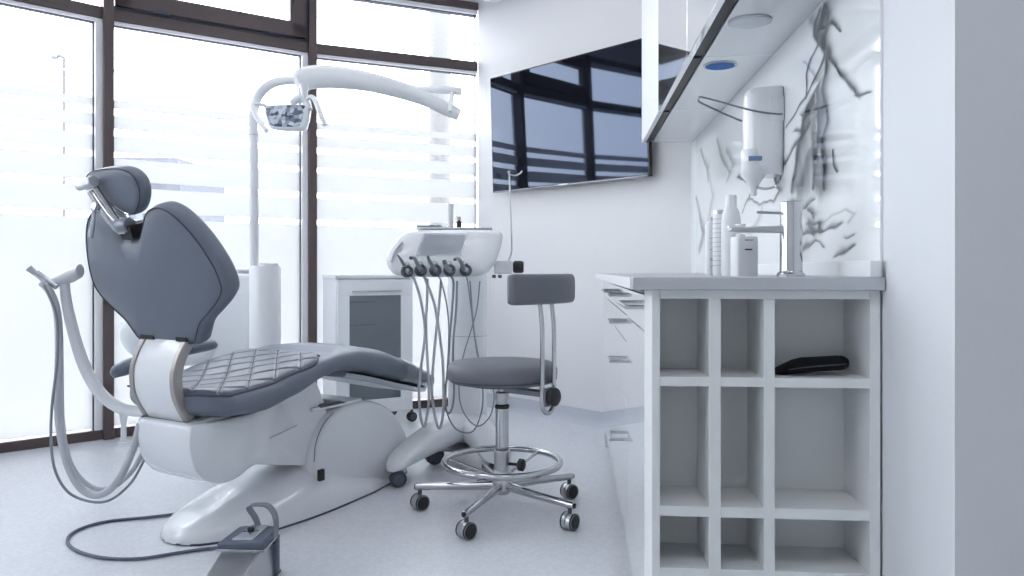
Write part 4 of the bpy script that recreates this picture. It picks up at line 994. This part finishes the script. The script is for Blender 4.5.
for a in (48, 168, 300):
    b = MB(); b.tube([(math.cos(R(a))*.03, math.sin(R(a))*.03, .135), (math.cos(R(a))*.215, math.sin(R(a))*.215, .19)], .006, 10, 1); b.build('ring_spoke', M['chrome'], st)
b = MB(); b.cyl((.025, -.012, .185), (.075, -.03, .185), .006, n=12); b.lathe([(.016, 0), (.024, .004), (.024, .020), (.018, .024)], (.062, -.026, .185), (.9, -.4, 0), 8); b.build('clamp_knob', M['black'], st)
for k in range(5):
    a = R(104+72*k); d_ = Vector((math.cos(a), math.sin(a), 0))
    n_ = Vector((-d_.y, d_.x, 0)); secs = []
    for t, h_, z in ((.03, .018, .100), (.10, .0165, .097), (.22, .0145, .092), (.32, .0135, .088), (.335, .0125, .0875), (.338, .008, .0875)):
        secs.append([d_*t+n_*(h_*.95*math.cos(q))+Vector((0, 0, z+h_*math.sin(q))) for q in [2*math.pi*j/16 for j in range(16)]])
    b = MB(); b.loft(secs); lg = b.build('leg', M['chrome'], st, ang=50)
    b = MB(); b.lathe([(.0095, 0), (.0095, .001)], d_*.338+Vector((0, 0, .0875)), d_, 14); b.build('leg_cap', M['black'], st)
    cpos = Vector((SX, SY, 0))+d_*.318
    rr_ = random.Random(k); ca = {0: -20, 1: -52, 2: -48, 3: -40, 4: -55}[k]
    o = caster(st, cpos.x, cpos.y, .0295, R(ca), M['steel'], M['black'], .085, .024)
    b = MB(); b.lathe([(.024, -.0245), (.0300, -.023), (.0300, -.018), (.0297, -.017)], (cpos.x, cpos.y, .0295), (math.cos(R(ca)), math.sin(R(ca)), 0), 24); b.lathe([(.0297, .017), (.0300, .018), (.0300, .023), (.024, .0245)], (cpos.x, cpos.y, .0295), (math.cos(R(ca)), math.sin(R(ca)), 0), 24); b.build('tyre', M['black'], o, world=True)
# backrest
rad = Vector((.77, -.64, 0)).normalized(); tan = Vector((.64, .77, 0)).normalized()
pc_ = Vector((.177, -.14, 0))
zU = lambda py, d=2.78: CH-(py-HY)/F*d
pts_s = []
b = MB(); secs = []
for i in range(33):
    t = -1+2*i/32; aa = t*.48
    c = pc_+rad*(.40*(math.cos(aa)-1))*1.0+tan*(.40*math.sin(aa))
    nrm = (rad*math.cos(aa)+tan*math.sin(aa)).normalized()
    e = math.sqrt(max(0.03, 1-max(0, (abs(t)-.88)/.12)**2*.9)); hh = .055*(.82+.18*e); tt_ = .026*e
    s_ = []
    for j in range(24):
        q = 2*math.pi*j/24; c1, s1 = math.cos(q), math.sin(q)
        s_.append(c+nrm*(tt_*math.copysign(abs(c1)**.55, c1))+Vector((0, 0, zU(289)+hh*math.copysign(abs(s1)**.45, s1))))
    secs.append(s_)
b.loft(secs); b.build('backrest', M['leather2'], st, ang=75)
pp0 = pc_+rad*.028-Vector((.030, 0, 0))
hw = .035
pl = [pp0+tan*-hw-rad*.012+Vector((0, 0, zU(299))), pp0+tan*-hw+Vector((0, 0, zU(330))), pp0+tan*-hw+Vector((0, 0, zU(380))), pp0+tan*-hw+Vector((0, 0, zU(402))),
      pp0+tan*(-hw*.6)+Vector((0, 0, zU(409.5))), pp0+Vector((0, 0, zU(412))), pp0+tan*(hw*.6)+Vector((0, 0, zU(409.5))), pp0+tan*hw+Vector((0, 0, zU(402))), pp0+tan*hw+Vector((0, 0, zU(380))), pp0+tan*hw+Vector((0, 0, zU(330))), pp0+tan*hw-rad*.012+Vector((0, 0, zU(299)))]
b = MB(); b.tube(pl, .0085, 12, 5); b.build('backrest_post', M['chrome'], st, ang=80)
b = MB(); k0 = pp0+Vector((0, 0, zU(395))); b.lathe([(.030, .012), (.033, .018), (.033, .034), (.026, .040), (.01, .042)], k0, rad, 28); b.build('backrest_knob', M['black'], st, ang=40)
b = MB(); mm = Matrix.Translation(k0) @ Matrix.Rotation(math.atan2(rad.y, rad.x), 4, 'Z'); b.box(-.012, .012, -.034, .034, -.035, .030, mm); b.build('slide_plate', M['dsteel'], st, .003)
b = MB(); mm = Matrix.Rotation(math.atan2(rad.y, rad.x), 4, 'Z'); b.box(.03, .215, -.018, .018, zU(397), zU(391), mm); b.build('support_bar', M['dsteel'], st, .003)

# ------------------------------------------------------------------ foot control, cable, blue switch, wall pipe
fp = thing('foot_control', 'grey metal foot control with dark top and arched strap handle', 'foot pedal', (-.780, 2.15, 0), R(-2))
# local: x across, y away from camera
b = MB(); b.loft([[Vector((x, y, z)) for x, z in ((-.064*k, 0.006), (.064*k, .006), (.056*k, h_), (-.056*k, h_))] for y, h_, k in ((-.30, .03, 1.0), (-.26, .045, 1.0), (-.05, .095, 1.0), (.03, .117, 1.0), (.10, .122, .97), (.17, .126, .95))]); b.build('pedal_body', M['steel'], fp, .005, 25)
b = MB(); b.box(-.068, .068, -.31, .18, 0, .008); b.build('base_plate', M['dark'], fp, .003)
b = MB(); ol = [(-.066, .03), (.066, .03), (.070, .13), (.055, .155), (-.035, .155), (-.050, .145)]
b.loft([[Vector((x*k, .09+(y-.09)*k, z+(y-.03)*.06)) for x, y in ol] for k, z in ((.97, .120), (1.02, .123), (1.02, .136), (.96, .141))]); b.build('top_cover', M['bluegrey'], fp, .002, 30)
b = MB(); b.loft([[Vector((x*k, .09+(y-.09)*k, z+(y-.03)*.06)) for x, y in ol] for k, z in ((1.04, .115), (1.04, .122))]); b.build('chrome_rim', M['chrome'], fp)
b = MB(); ol2 = [(-.030, .045), (.030, .045), (.038, .148), (-.012, .150)]; b.loft([[Vector((x*k, .09+(y-.09)*k, z+(y-.03)*.06)) for x, y in ol2] for k, z in ((1, .140), (1, .1445), (.96, .1455))]); b.build('selector_plate', M['silver'], fp, .001)
b = MB(); b.lathe([(.010, 0), (.010, .012), (.007, .014)], (.004, .10, .1485), n=20); 
for a in range(4): c_, s_ = math.cos(R(90*a+20)), math.sin(R(90*a+20)); b.box(-.0025, .0025, .014, .023, 0, .0015, Matrix.Translation((.004, .10, .1495)) @ Matrix.Rotation(R(90*a+12), 4, 'Z'))
b.build('selector_button', M['black'], fp)
# flat strap handle
def strap(pts, w_, th, axis):
    Pp = smooth_path(pts, 6); ax = Vector(axis).normalized(); secs = []
    for i, p in enumerate(Pp):
        T = (Pp[min(i+1, len(Pp)-1)]-Pp[max(i-1, 0)]).normalized(); n_ = T.cross(ax).normalized()
        secs.append([p+ax*(w_/2*a)+n_*(th/2*c) for a, c in ((-1, -1), (1, -1), (1, 1), (-1, 1))])
    b = MB(); b.loft(secs); return b
b = strap([Vector((.008, .150, .145)), Vector((-.002, .148, .175)), Vector((-.018, .142, .205)), Vector((-.010, .138, .215)), Vector((.02, .133, .219)), Vector((.045, .128, .216)), Vector((.066, .122, .195)), Vector((.073, .118, .16)), Vector((.071, .116, .125))], .030, .0045, (.1, 1, 0)); b.build('strap_handle', M['dsteel'], fp, .001, 60)
b = MB(); b.cyl((.058, .150, .01), (.058, .150, .12), .014, n=16); b.build('rear_post', M['bluegrey'], fp)
zf = .006
def onfloor(px, py, z=zf): d_ = (CH-z)*F/(py-HY); return at(px, py, d_)
b = MB(); b.tube([onfloor(240, 548), onfloor(215, 548), onfloor(180, 552.5), onfloor(140, 558.5), onfloor(105, 558), onfloor(80, 552), onfloor(68.5, 544), onfloor(70, 535), onfloor(85, 527), onfloor(110, 521), onfloor(150, 517), onfloor(185, 512.5), onfloor(215, 506)], .0055, 8, 8)
tag(b.build('foot_control_cable', M['cable']), 'dark cable looping over the floor from the foot control', 'cable')
c = onfloor(236, 484, .02)
bs = thing('blue_foot_switch', 'blue rounded foot switch on the floor under the chair body', 'foot switch', (c.x, c.y, 0))
b = MB(); b.lathe([(.085, 0), (.09, .01), (.085, .02), (.06, .028), (.001, .03)], sx=1.0, sy=.7); b.build('switch_dome', M['blue'], bs, ang=60)
b = MB(); b.lathe([(.10, 0), (.10, .008)], sx=1.0, sy=.75); b.build('switch_base', M['bluegrey'], bs)
pv = Vector((-2.085, 4.08, 0))
vp = thing('wall_valve_pipe', 'thin white upright pipe with a valve beside the left window post', 'pipe', pv)
b = MB(); b.lathe([(.03, 0), (.03, .006), (.014, .01), (.014, .10), (.020, .14), (.024, .17), (.016, .185), (.012, .20)], n=20); b.build('pipe', M['whitem'], vp, ang=50)
b = MB(); b.box(-.02, .06, -.012, .012, .165, .18); b.build('valve_lever', M['silver'], vp, .003)

# ------------------------------------------------------------------ fill lights (glowing panels added to brighten the room, unseen above the frame)
em = bpy.data.materials.new('fill_panel_glow'); em.use_nodes = True; nt = em.node_tree; nt.nodes.remove(nt.nodes['Principled BSDF'])
e_ = nt.nodes.new('ShaderNodeEmission'); e_.inputs[0].default_value = (.97, .985, 1, 1); e_.inputs[1].default_value = 5.5; nt.links.new(e_.outputs[0], nt.nodes['Material Output'].inputs[0])
for i, (x, y) in enumerate(((-1.2, 2.2), (-1.2, .2), (.3, .2), (-.3, 3.3))):
    t = thing('added_fill_light', 'square white fill panel added on the ceiling, out of view', 'fill light', (x, y, CEIL-.02), 0, 'added fill panels')
    b = MB(); b.box(-.31, .31, -.31, .31, .0, .02); b.build('fill_frame', M['whitem'], t, .003)
    b = MB(); b.box(-.29, .29, -.29, .29, -.002, .001); b.build('fill_diffuser', em, t)
